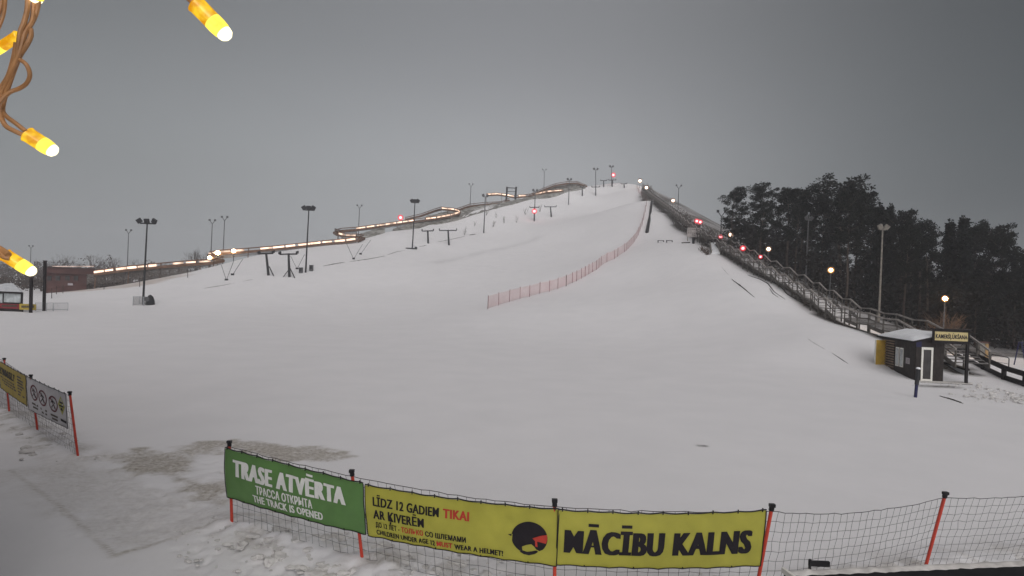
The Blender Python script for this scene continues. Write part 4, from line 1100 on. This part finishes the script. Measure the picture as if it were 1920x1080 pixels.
lettering('ТОЛЬКО', S, .196, .318, .225, .325, 'ink_red', ys, .045)
lettering('СО ШЛЕМАМИ', S, .328, .545, .225, .325, 'ink', ys, .045)
lettering('CHILDREN UNDER AGE 12', S, .05, .378, .065, .165, 'ink', ys, .045)
lettering('MUST', S, .387, .472, .065, .165, 'ink_red', ys, .045)
lettering('WEAR A HELMET!', S, .482, .735, .065, .165, 'ink', ys, .045)
# the printed helmet: dark shell, strap ring, red goggles (outline in the banner's own u, v)
def hp(pts, m, t, name='helmet_print'):
    U = lambda x_, y_: S(.863 + x_ * .083, .46 + y_ * .275, t)
    mb = MB(); mb.add([U(*q) for q in pts], [tuple(range(len(pts)))]); bm = bmesh.new()
    me_ = bpy.data.meshes.new('x'); me_.from_pydata(mb.v, [], mb.f); bm.from_mesh(me_); bmesh.ops.triangulate(bm, faces=bm.faces[:])
    out_ = MB(); out_.add([tuple(v.co) for v in bm.verts], [tuple(v.index for v in f.verts) for f in bm.faces]); bm.free(); bpy.data.meshes.remove(me_)
    return out_.build(name, m, ys)
arc = lambda r, a0, a1, n, cx=0, cy=0: [(cx + r * math.cos(R(a0 + (a1 - a0) * i / n)), cy + r * math.sin(R(a0 + (a1 - a0) * i / n))) for i in range(n + 1)]
hp(arc(1.06, 0, 180, 24) + [(-1.28, .10), (-1.0, .16)][::1] + arc(1.06, 196, 250, 8) + [(-.42, -.62), (-.15, -.48), (.12, -.40), (.30, -.55), (.42, -.72), (.62, -.80)] + arc(1.06, 320, 356, 6), 'ink', .007)
hp([(-.55, -.98), (-.38, -.86), (-.1, -.94), (.15, -.88), (.42, -.78), (.55, -.86), (.35, -1.04), (0, -1.16), (-.3, -1.12)], 'ink', .007)
hp([(.18, .0), (.62, .20), (1.02, .30), (1.06, .0), (.98, -.28), (.72, -.22), (.46, -.18), (.50, -.55), (.36, -.52), (.34, -.16)], 'ink_maroon' if False else 'ink_red', .011, 'goggles_print')
kb_, ks, S = banner('yellow_banner', 'yellow banner with two large black words, right end of the long net', 'yellow_banner', (1045, 952), (1432, 953), (1420, 1056), (1040, 1054), (1.66, 1.73), (.72, .82), .06, .055, 'black_plastic', .045)
lettering('MĀCĪBU KALNS', S, .035, .945, .25, .665, 'ink', ks, .072)
# left banners
lw, lws, S = banner('white_banner', 'white banner with three red prohibition rings and a yellow diamond, on the left net', 'white_banner', (57, 705), (131, 738), (136, 803), (62, 767), (1.70, 1.72), (.83, .80), .01, .01, 'grey_metal', .02)
for i, uc in enumerate((.20, .43, .69)):
    ring = MB(); ru, rv = .105, .235; vc = .60 - .03 * i
    for k in range(24):
        a0, a1 = R(15 * k), R(15 * k + 15)
        ring.add([S(uc + ru * math.cos(a0), vc + rv * math.sin(a0), .006), S(uc + ru * math.cos(a1), vc + rv * math.sin(a1), .006), S(uc + ru * .80 * math.cos(a1), vc + rv * .80 * math.sin(a1), .006), S(uc + ru * .80 * math.cos(a0), vc + rv * .80 * math.sin(a0), .006)], [(0, 1, 2, 3)])
    ring.add([S(uc - ru * .62, vc + rv * .55, .007), S(uc - ru * .52, vc + rv * .68, .007), S(uc + ru * .62, vc - rv * .55, .007), S(uc + ru * .52, vc - rv * .68, .007)], [(0, 1, 2, 3)])
    ring.build('prohibition_ring', 'ink_maroon', lws)
    fg = MB()
    for x0_, y0_, x1_, y1_ in ((-.02, .14, .0, -.02), (.0, -.02, .035, -.13), (.0, -.02, -.04, -.12), (-.01, .09, .045, .03), (-.05, .02, -.01, .08)):
        a, b_ = S(uc + x0_, vc + y0_, .008), S(uc + x1_, vc + y1_, .008); fg.bar(a, b_, .004, .028)
    fg.build('pictogram', 'ink', lws)
    br_ = MB()
    for k in range(2): br_.add([S(uc - .085 + .02 * k, .28 - .10 * k - .03 * i, .006), S(uc + .085 - .01 * k, .28 - .10 * k - .03 * i, .006), S(uc + .085 - .01 * k, .225 - .10 * k - .03 * i, .006), S(uc - .085 + .02 * k, .225 - .10 * k - .03 * i, .006)], [(0, 1, 2, 3)])
    br_.build('small_print', 'ink_soft', lws)
MB().add([S(.80, .60, .006), S(.885, .32, .006), S(.965, .60, .006), S(.885, .88, .006)], [(0, 1, 2, 3)]).build('diamond', 'yellow_banner', lws)
dm_ = MB()
for v_, u0, u1 in ((.66, .845, .93), (.56, .84, .935)): dm_.add([S(u0, v_, .008), S(u1, v_, .008), S(u1, v_ + .05, .008), S(u0, v_ + .05, .008)], [(0, 1, 2, 3)])
dm_.add([S(.86, .46, .008), S(.91, .44, .008), S(.90, .53, .008), S(.87, .53, .008)], [(0, 1, 2, 3)]); dm_.add([S(.845, .14, .008), S(.97, .12, .008), S(.97, .19, .008), S(.845, .21, .008)], [(0, 1, 2, 3)])
dm_.build('small_print', 'ink', lws)
ly, lys, S = banner('tan_banner', 'weathered ochre banner with black numerals, next to the white banner on the left net', 'tan_banner', (4, 676), (55, 704), (59, 762), (8, 727), (1.70, 1.70), (.85, .84), .01, .01, 'black_plastic', .02)
lettering('22006SL7', S, .03, .63, .57, .82, 'ink', lys, .055)
sp2 = MB(); rr = random.Random(6)
for k in range(3):
    u = .05 + .06 * k
    while u < .60:
        w_ = rr.uniform(.03, .09); sp2.add([S(u, .44 - k * .09, .006), S(u + w_, .44 - k * .09, .006), S(u + w_, .49 - k * .09, .006), S(u, .49 - k * .09, .006)], [(0, 1, 2, 3)]); u += w_ + .02
for k in range(7):
    w_ = rr.uniform(.1, .24); sp2.add([S(.70, .80 - k * .1, .006), S(.70 + w_, .80 - k * .1, .006), S(.70 + w_, .85 - k * .1, .006), S(.70, .85 - k * .1, .006)], [(0, 1, 2, 3)])
sp2.build('small_print', 'ink_soft', lys)
lr, lrs, S = banner('red_banner', 'dark red banner cut off by the left edge of the view', 'red_banner', (-66, 636), (2, 674), (6, 726), (-62, 690), (1.70, 1.70), (.85, .85), .01, .01, 'black_plastic', .02)

# ------------------------------------------------------------------ churned snow lumps along the nets
mb = MB(); rr = random.Random(11)
def lump(c, r):
    k = len(mb.v); bmx = ICO
    for v in bmx[0]:
        f = 1 + .5 * mnoise.noise((v[0] * 1.3 + c.x * 9, v[1] * 1.3 + c.y * 9, v[2] * 1.3)) + .38 * mnoise.noise((v[0] * 3.4 + c.x * 9, v[1] * 3.4 + c.y * 9, v[2] * 3.4))
        mb.v.append((c.x + v[0] * r * f * sx_, c.y + v[1] * r * f * sy_, c.z + v[2] * r * .55 * f))
    mb.f.extend(tuple(i + k for i in f) for f in bmx[1])
bm = bmesh.new(); bmesh.ops.create_icosphere(bm, subdivisions=2, radius=1); ICO = ([tuple(v.co) for v in bm.verts], [tuple(v.index for v in f.verts) for f in bm.faces]); bm.free()
def scatter(P, n, w, rmin, rmax):
    for _ in range(n):
        global sx_, sy_
        i = rr.randrange(len(P) - 1); t = rr.random(); q = P[i].lerp(P[i + 1], t)
        q = q + Vector((rr.gauss(0, w), rr.gauss(-.1, w), 0)); r = rmin + (rmax - rmin) * rr.random() ** 3
        sx_, sy_ = rr.uniform(.8, 1.7), rr.uniform(.8, 1.3)
        lump(Vector((q.x, q.y, H(q.x, q.y) + r * .02 + .04)), r)
scatter(mb_[:4], 900, .42, .012, .12); scatter(lb_, 300, .35, .015, .13); scatter(mb_[4:], 60, .3, .02, .09)
scatter([onz(1830, 725, 0), onz(1900, 745, 0), onz(1960, 760, 0)], 120, 1.1, .04, .15); scatter([onz(1850, 745, 0), onz(1885, 752, 0)], 90, .9, .03, .12)
for _ in range(110):
    q = onz(rr.uniform(330, 1000), rr.uniform(985, 1100), 0); sx_, sy_ = 1.2, 1; lump(Vector((q.x, q.y, .02)), rr.uniform(.012, .045))
tag(mb.build('snow_lumps', 'snow_lump', None, False), None, None, None, 'stuff')

# ------------------------------------------------------------------ porch roof edge just below the viewpoint
a, b_ = onz(1470, 1073, 2.55), onz(2160, 1044, 2.55)
dv = (b_ - a).normalized(); nv_ = Vector((dv.y, -dv.x, 0)); 
if nv_.y > 0: nv_ = -nv_
o = thing('porch_roof', 'edge of a dark felt roof rimmed with crusted snow in the bottom right corner', 'roof', tuple(a))
MB().prism([a, b_, b_ + nv_ * 2.4, a + nv_ * 2.4], (0, 0, -1), .22).build('deck', 'roof_felt', o)
cr = MB(); n = 90; vs = []
for i in range(n + 1):
    q = a.lerp(b_, i / n); h = .02 + .016 * mnoise.noise((i * .31, 2, 0)) + .012 * mnoise.noise((i * 1.3, 7, 0)); w_ = .06 + .03 * mnoise.noise((i * .5, 4, 1))
    vs += [q - nv_ * .02 + Vector((0, 0, .002)), q + nv_ * .01 + Vector((0, 0, h)), q + nv_ * w_ * .7 + Vector((0, 0, h * .9)), q + nv_ * (w_ + .03) + Vector((0, 0, .003))]
cr.add(vs, [(i * 4 + k, i * 4 + k + 1, i * 4 + k + 5, i * 4 + k + 4) for i in range(n) for k in range(3)])
cr.build('snow_crust', 'snow_dirty', o, True)
MB().prism([a - dv * .03, a - dv * .0, a + nv_ * 2.4, a - dv * .03 + nv_ * 2.4], (0, 0, 1), .05).build('verge_trim', 'white_frame', o)
q = a.lerp(b_, .085); MB().box(q + Vector((0, 0, .07)), (.20, .03, .05)).bar(q + Vector((-.09, 0, .0)), q + Vector((-.09, 0, .11)), .02).build('bracket', 'black_plastic', o)

# ------------------------------------------------------------------ string of amber lights hanging before the viewpoint
DS = .36
sl = thing('string_light', 'string of lit amber bulbs on twisted brown cable hanging at the upper left', 'string light', tuple(at(60, -40, DS)))
def P3(pts, k=0): return [at(px, py, DS + .004 * math.sin(i * .9 + k)) for i, (px, py) in enumerate(pts)]
def smooth(pts, n=6):
    P = [Vector(p_) for p_ in pts]; o_ = []
    for i in range(len(P) - 1):
        p0, p1, p2, p3 = P[max(i - 1, 0)], P[i], P[i + 1], P[min(i + 2, len(P) - 1)]
        for k in range(n):
            t = k / n; o_.append(.5 * ((2 * p1) + (p2 - p0) * t + (2 * p0 - 5 * p1 + 4 * p2 - p3) * t * t + (3 * p1 - p0 - 3 * p2 + p3) * t ** 3))
    return o_ + [P[-1]]
CAB = [([(76, -40), (73, 0), (66, 30), (52, 55), (38, 66)], 1.5), ([(70, -40), (64, 10), (60, 40), (48, 60), (40, 90), (28, 120), (14, 150), (2, 178), (-10, 200)], 1.6),
       ([(50, -40), (52, 10), (46, 40), (38, 62), (33, 100), (22, 140), (12, 165), (4, 190), (2, 215), (10, 235), (28, 246), (46, 254)], 1.6),
       ([(58, 55), (58, 68), (50, 85), (36, 108), (20, 150), (10, 180), (5, 205), (12, 218), (28, 230), (48, 246)], 1.5),
       ([(38, 112), (50, 122), (56, 140), (50, 156), (36, 166), (20, 172), (8, 182), (-6, 198)], 1.4), ([(30, 80), (26, 105), (16, 140), (4, 160), (-12, 182)], 1.4),
       ([(8, -40), (10, 0), (6, 30), (-6, 60)], 1.1), ([(2, -40), (3, 5), (-6, 40)], 1.1), ([(-30, 452), (-8, 462), (6, 470), (16, 478)], 2.0), ([(-30, 470), (-6, 472), (8, 482), (18, 484)], 1.8), ([(325, -30), (345, -12), (360, 2), (370, 12)], 2.2)]
cb = None
for i, (pts, r) in enumerate(CAB): MB().tube(smooth(P3(pts, i)), r * .00086, 8).build('cable', 'cable_brown', sl)
def bulb(p0, p1, w0, tip):
    a, b_ = at(*p0, DS), at(*p1, DS + .004); r = w0 / 2 / F * DS
    d = (b_ - a)
    so_ = MB().tube([a, a + d * .03, a + d * .06, a + d * .70, a + d * .76, a + d * .80], [r * .85, r * 1.08, r, r * .98, r * .90, r * .72], 20).build('bulb_socket', 'amber_socket', sl, True)
    MB().tube([a + d * .52, a + d * .66, a + d * .80, a + d * .86], [r * 1.005, r * 1.01, r * .95, r * .80], 20).build('glow_sleeve', 'amber_glow', so_, True)  # added collar, emission painting the glow towards the tip
    c = a + d * .88; mbx = MB().tube([a + d * .78, a + d * .88, a + d * .96, a + d * 1.02, a + d * 1.05], [r * .80, r * .86, r * .76, r * .45, r * .08], 18)
    mbx.build('bulb_tip', 'tip', so_, True)
bulb((50, 251), (104, 286), 29, 1); bulb((366, 6), (428, 70), 34, 1); bulb((36, 66), (-22, 104), 19, 1); bulb((8, 477), (64, 512), 24, 1)
bulb((72, -34), (66, 4), 26, 1); bulb((-60, 360), (-14, 395), 26, 1)

# ------------------------------------------------------------------ trees
def leafcloud(mb, c, rad, n, size, rr, flat=.55):
    for _ in range(n):
        while True:
            v = Vector((rr.uniform(-1, 1), rr.uniform(-1, 1), rr.uniform(-1, 1)))
            if v.length < 1: break
        v = v.normalized() * v.length ** .6
        q = c + Vector((v.x * rad, v.y * rad, v.z * rad * flat))
        d = Vector((rr.gauss(0, 1), rr.gauss(0, 1), rr.gauss(.3, .7))).normalized(); s = d.cross(Vector((rr.gauss(0, 1), rr.gauss(0, 1), rr.gauss(0, 1)))).normalized()
        L_ = size * rr.uniform(.6, 1.3); w_ = L_ * rr.uniform(.28, .45)
        mb.add([q - s * w_ * .5, q + d * L_ * .5 - s * w_, q + d * L_, q + d * L_ * .5 + s * w_], [(0, 1, 2, 3)])
def leaf_top(root, cr_):
    v = np.array(cr_.v); zm = v[:, 2].max(); t = v[v[:, 2] > zm * .93]
    root['_top'] = (float(t[:, 0].mean()), float(t[:, 1].mean()), float(zm))
def pine(seed, h=18.0, cs=.45, width=3.0, lean=.03, dens=1.0, side=0.0):
    rr = random.Random(seed); root = thing('pine_tree', '', 'tree', (0, 0, 0))
    la = rr.uniform(0, 6.28); tp = []
    for i in range(9):
        t = i / 8; tp.append(Vector((math.cos(la) * lean * h * t * t + rr.gauss(0, .05), math.sin(la) * lean * h * t * t + rr.gauss(0, .05), h * t * .96)))
    tp[0].z = -.6
    tk = MB().tube(tp, [.26 * (1 - i / 8 * .85) * h / 18 for i in range(9)], 8); cr_ = MB()
    def tr_(z_):
        t = max(0, min(1, z_ / (h * .96))) * 8; i = min(7, int(t)); return tp[i].lerp(tp[i + 1], t - i)
    nb_ = int(26 * (1 - cs) / .55)
    for k in range(nb_):
        f = (k + rr.random()) / nb_; zz = h * (cs + (1 - cs) * f * .97)
        prof = (.35 + .65 * math.sin(math.pi * min(1, .12 + f * .80)) ** .8)
        if f > .85: prof *= 1 - (f - .85) * 2.0
        ln = width * prof * rr.uniform(.55, 1.15); an = k * 2.4 + rr.gauss(0, .4)
        if side and rr.random() < .4: an = math.pi + rr.gauss(0, .5); ln *= side
        a = tr_(zz); dr = Vector((math.cos(an), math.sin(an), rr.uniform(.05, .45) + f * .3))
        e = a + dr * ln; mid = a.lerp(e, .55) + Vector((0, 0, -.1 * ln * .4))
        tk.tube([a, mid, e], [.06, .045, .02], 5, False)
        for c_, r_2 in ((e, 1.0), (a.lerp(e, .62), .85), (e + Vector((rr.gauss(0, .7), rr.gauss(0, .7), rr.uniform(-.1, .6))), .7)):
            leafcloud(cr_, c_, r_2 * rr.uniform(.7, 1.15) * width / 3, int(88 * dens), .30, rr, .68)
    leafcloud(cr_, tr_(h * .95) + Vector((0, 0, .1)), 1.1 * width / 3, int(190 * dens), .30, rr, .62)
    for k in range(6):
        an = k * 1.05 + rr.gauss(0, .2); rr2 = width * rr.uniform(.22, .42)
        leafcloud(cr_, tr_(h * rr.uniform(.84, .92)) + Vector((math.cos(an) * rr2, math.sin(an) * rr2, 0)), width * rr.uniform(.24, .36), int(110 * dens), .30, rr, .7)
    for k in range(7):       # dead stubs below the crown
        zz = h * rr.uniform(.2, max(.25, cs)); a = tr_(zz); an = rr.uniform(0, 6.28); tk.tube([a, a + Vector((math.cos(an), math.sin(an), rr.uniform(-.3, .2))) * rr.uniform(.4, 1.3)], [.03, .012], 4, False)
    leaf_top(root, cr_); tk.build('trunk', 'pine_bark', root, True); cr_.build('crown', 'needles', root)
    return root
def spruce(seed, h=16.0, width=2.3):
    rr = random.Random(seed); root = thing('spruce_tree', '', 'tree', (0, 0, 0))
    tk = MB().tube([(0, 0, -.5), (.05, 0, h * .5), (0, .05, h)], [.22, .13, .02], 8); cr_ = MB()
    n = 46
    for k in range(n):
        f = k / n; zz = h * (.08 + .90 * f); ln = width * (1 - f) ** .85 * rr.uniform(.75, 1.15) + .15; nb_ = 6
        for j in range(nb_):
            an = j * 6.28 / nb_ + k * .7 + rr.gauss(0, .2); a = Vector((0, 0, zz)); e = a + Vector((math.cos(an) * ln, math.sin(an) * ln, -.28 * ln))
            for t in (.35, .7, 1.0): leafcloud(cr_, a.lerp(e, t), .30 + .12 * ln, 6, .40, rr, .5)
    leafcloud(cr_, Vector((0, 0, h * .98)), .16, 12, .35, rr, 2.4)
    leaf_top(root, cr_); tk.build('trunk', 'bark', root, True); cr_.build('crown', 'spruce_needles', root); return root
protos = [pine(1, 18, .48, 3.0, .03), pine(2, 18, .42, 2.7, .05), pine(3, 18, .55, 3.4, .02), pine(4, 18, .36, 2.6, .04), pine(5, 18, .30, 3.1, .03, 1.1, 1.5), spruce(6), spruce(7, 16, 2.0), pine(8, 18, .16, 2.9, .02, 1.25)]
used_p = [False] * len(protos)
def plant(k, x_, y_, h, label, group, rz=None, wide=1.0):
    tx, ty, tz = protos[k]['_top']; rz = rnd.uniform(0, 6.28) if rz is None else rz; s = h / tz
    x_ -= (tx * math.cos(rz) - ty * math.sin(rz)) * s * wide; y_ -= (tx * math.sin(rz) + ty * math.cos(rz)) * s * wide
    b_ = Vector((x_, y_, H(x_, y_) - .1))
    if not used_p[k]:
        r_ = protos[k]; used_p[k] = True; r_.location = b_; r_.rotation_euler = (0, 0, rz); r_.scale = (s * wide, s * wide, s); r_['label'] = label; r_['group'] = group; return r_
    return dup(protos[k], b_, rz, (s * wide, s * wide, s), label, group)
rnd = random.Random(21)
GF = 'pines of the dark forest'
SKY = [  # top px, top py, depth, kind, width factor, label
    (1392, 354, 106, 4, 1.05, 'leftmost pine, its branches drooping out over the stairs'), (1428, 340, 112, 0, .95, 'slim rounded pine second from the left of the forest'),
    (1474, 345, 104, 1, 1.1, 'third pine of the skyline from the left, twin-domed top'), (1513, 347, 108, 2, .95, 'flat round-topped pine left of the tallest pine'),
    (1545, 365, 102, 3, 1.0, 'shorter pine tucked against the left of the tallest pine'), (1580, 323, 98, 2, 1.3, 'tallest pine in the forest with a broad domed crown'),
    (1610, 352, 100, 0, 1.0, 'pine shouldering the tallest one on its right'), (1632, 384, 96, 1, 1.0, 'pine stepping down right of the tallest pine'),
    (1652, 378, 94, 5, .8, 'first narrow spruce tip right of the tallest pine'), (1670, 380, 95, 6, .8, 'second narrow spruce tip right of the tallest pine'),
    (1694, 390, 92, 0, .95, 'round pine right of the two spruce tips'), (1720, 401, 90, 2, .85, 'pine with open crown before the dip in the skyline'),
    (1742, 432, 86, 1, .85, 'low ragged pine at the dip in the skyline'), (1783, 409, 88, 5, 1.0, 'left of the two dark spruces beyond the skyline dip'),
    (1808, 402, 86, 6, 1.0, 'right and taller of the two dark spruces beyond the dip'), (1835, 416, 90, 3, .9, 'pine between the dark spruces and the last big dome'),
    (1862, 411, 88, 2, .95, 'last big domed pine toward the right edge'), (1884, 432, 84, 0, .8, 'smaller pine falling away right of the last dome'),
    (1916, 466, 82, 1, .9, 'low pine cut by the right edge of the view')]
for px, py, d, k, wd, lb in SKY:
    t = at(px, py, d); h = t.z - H(t.x, t.y) + .1; plant(k, t.x, t.y, h, lb, GF if k not in (5, 6) else 'dark spruces of the forest', math.pi if k == 4 else None, wd)
# pale trunks that show in front of the mass
for px, d, h, lb in ((1433, 98, 372, 'slender pine with a pale straight trunk behind the warm white lamp'), (1497, 96, 380, 'pine with a pale trunk beside the mast lost in the trees'), (1598, 84, 352, 'leaning pine with a thick pale trunk above the lower stairs'), (1700, 82, 420, 'pine with thin trunk right of the tall twin-lamp mast')):
    t = at(px, h, d); plant(0 if d < 97 else 1, t.x, t.y, t.z - H(t.x, t.y), lb, GF, math.pi if d == 84 else None, .85)
# the packed trees behind
lab = 'pine packed among others in the dark mass of the forest'
sky_px = [q[0] for q in SKY]; sky_py = [q[1] for q in SKY]
for _ in range(74):
    px = rnd.uniform(1395, 2050); d = rnd.uniform(100, 165) if px > 1480 else rnd.uniform(112, 135)
    top = np.interp(px, sky_px, sky_py) + rnd.uniform(62, 150)
    t = at(px, top, d); g0 = H(t.x, t.y); h = t.z - g0
    if h < 5: continue
    plant(rnd.choice([7, 7, 3, 7, 0, 1]), t.x, t.y, h, lab, lab[:0] + 'pines packed in the forest mass', None, rnd.uniform(.9, 1.3))
for _ in range(14):
    px = rnd.uniform(1700, 1990); d = rnd.uniform(72, 95); t = at(px, rnd.uniform(480, 540), d); h = t.z - H(t.x, t.y)
    plant(rnd.choice([7, 3]), t.x, t.y, max(h, 6), lab, 'pines packed in the forest mass', None, 1.2)
# undergrowth: dark twiggy mass on the forest floor
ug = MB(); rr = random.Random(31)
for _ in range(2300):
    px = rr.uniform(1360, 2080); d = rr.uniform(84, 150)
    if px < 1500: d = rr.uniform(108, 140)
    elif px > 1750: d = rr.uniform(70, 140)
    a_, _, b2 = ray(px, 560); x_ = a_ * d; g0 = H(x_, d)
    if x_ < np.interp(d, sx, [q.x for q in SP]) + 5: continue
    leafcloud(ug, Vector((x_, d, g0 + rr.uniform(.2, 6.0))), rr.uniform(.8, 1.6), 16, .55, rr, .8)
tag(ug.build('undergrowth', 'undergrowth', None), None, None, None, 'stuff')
# shrubs: along the stairs, at the summit, and the lamp-lit bush
SH = [(1206, 358, 258, 3.2), (1211, 362, 252, 3.4), (1217, 368, 240, 3.4), (1224, 374, 225, 2.2), (1276, 398, 156, 3.6), (1283, 404, 150, 3.6), (1290, 411, 145, 3.2), (1297, 415, 140, 3.0), (1318, 428, 128, 3.0), (1326, 434, 124, 3.0), (1334, 440, 120, 2.6), (1342, 446, 117, 2.2)]
for i, (px, py, d, hh) in enumerate(SH):
    q = at(px, py, d); q.x += .5; q.z = H(q.x, d)
    top = i < 4
    twigs('summit_bush' if top else 'stair_shrub', px, py, hh, 26, 'brown leafless brush heaped at the top of the stairs' if top else ('brown leafless shrub above the notice board, left of the stairs' if i < 8 else 'reddish leafless shrub behind the stairs right of the notice board'), 'brush' if top else 'twig_brown', 'brush at the stair head' if top else ('shrubs above the notice board' if i < 8 else 'shrubs right of the notice board'), .55, 60 + i, 'bush' if top else 'shrub', q, 1.8)
for i, (px, py) in enumerate(((1316, 470), (1322, 474), (1328, 478))): twigs('slope_bush', px, py, 1.3, 22, 'snow-flecked low bush left of the pale ramp', 'brush', 'bushes by the ramp', .6, 80 + i, 'bush', None, 1.6)
q = at(1773, 600, 64); q.z = H(q.x, q.y)
twigs('lamplit_bush', 0, 0, 4.2, 60, 'leafless bush glowing orange under the street lamp right of the stairs foot', 'twig_brown', None, .42, 99, 'bush', q, 1.2)
# bare trees far left
def bare(seed, h, label, px, d, group):
    rr = random.Random(seed); q = at(px, 520, d); q.z = 0; o = thing('bare_tree', label, 'tree', tuple(q), group); tk, cr_ = MB(), MB()
    def grow(p_, dr, L_, r_, lv):
        e = p_ + dr * L_; (tk if lv < 2 else cr_).tube([p_, p_.lerp(e, .5) + Vector((rr.gauss(0, .04), rr.gauss(0, .04), 0)) * L_, e], [r_, r_ * .8, r_ * .55], 5 if lv < 2 else 3, False)
        if lv >= 5: return
        for _ in range(rr.choice([2, 3, 3]) if lv else 4):
            nd = (dr + Vector((rr.gauss(0, .45), rr.gauss(0, .45), rr.gauss(.15, .25)))).normalized(); grow(p_.lerp(e, rr.uniform(.6, 1)), nd, L_ * rr.uniform(.6, .82), r_ * .55, lv + 1)
    grow(q, Vector((rr.gauss(0, .05), 0, 1)).normalized(), h * .34, h * .022, 0)
    tk.build('trunk', 'twig', o); cr_.build('crown', 'twig', o)
for i, (px, top, d, lb) in enumerate([(171, 458, 300, 'tallest bare tree of the left treeline, behind the red building roof'), (214, 470, 300, 'bare tree just left of the slender twin-lamp mast'), (203, 476, 310, 'shorter bare tree left of the mast-side tree'),
        (128, 474, 320, 'bare tree behind the left end of the red roof'), (98, 480, 330, 'bare tree above the tall timber post'), (112, 478, 330, 'bare tree between the timber post and the red roof'), (190, 484, 320, 'low bare tree right of the tallest bare tree'), (148, 484, 330, 'low bare tree left of the tallest bare tree'),
        (262, 480, 260, 'bare tree left of the near floodlight mast'), (285, 480, 260, 'bare tree right of the near floodlight mast'), (310, 482, 260, 'wide low bare tree behind the low track'), (360, 466, 240, 'left bare tree of the clump before the track bend'), (376, 460, 240, 'tall bare tree in the clump before the track bend'), (392, 458, 245, 'bare tree behind the pair of slender masts'), (340, 480, 250, 'low bare tree behind the low track left of the clump'),
        (40, 488, 330, 'bare tree behind the kiosk'), (72, 484, 330, 'bare tree between kiosk and tall timber post'), (15, 490, 340, 'bare tree at the left edge behind the kiosk')]):
    h = at(px, top, d).z; bare(200 + i, h, lb, px, d, 'bare trees on the left horizon')
# far wood closing the left horizon
fw = MB(); rr = random.Random(77)
for _ in range(1300):
    d = rr.uniform(260, 420); px = rr.uniform(-160, 470); a_, _, b2 = ray(px, 510); hh = abs(rr.gauss(0, 1)) * 3.2 + 3.5
    leafcloud(fw, Vector((a_ * d, d, rr.uniform(.3, 1) * hh)), rr.uniform(1.0, 2.4), 14, 1.0, rr, 1.1)
for _ in range(900):
    d = rr.uniform(140, 250); px = rr.uniform(-200, 340); x_ = ray(px, 510)[0] * d
    if H(x_, d) > 1.0: continue
    leafcloud(fw, Vector((x_, d, rr.uniform(.1, 1.9))), rr.uniform(.8, 1.7), 14, .7, rr, .8)
tag(fw.build('far_wood', 'twig', None), None, None, None, 'stuff')
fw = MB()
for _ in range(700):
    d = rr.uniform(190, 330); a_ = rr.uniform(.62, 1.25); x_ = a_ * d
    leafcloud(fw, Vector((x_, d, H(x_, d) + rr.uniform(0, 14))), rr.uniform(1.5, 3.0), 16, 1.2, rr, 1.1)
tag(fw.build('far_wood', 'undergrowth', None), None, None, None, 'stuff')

# ------------------------------------------------------------------ haze
m, nt, o = new_mat('haze'); pv_ = nt.nodes.new('ShaderNodeVolumePrincipled')
pv_.inputs['Color'].default_value = (.86, .87, .90, 1); pv_.inputs['Density'].default_value = .00070; pv_.inputs['Anisotropy'].default_value = .2
nt.links.new(pv_.outputs[0], o.inputs['Volume']); M['haze'] = m
hz = MB().box((0, 455, 37), (1840, 1130, 77)).build('haze', 'haze'); tag(hz, None, None, None, 'stuff')
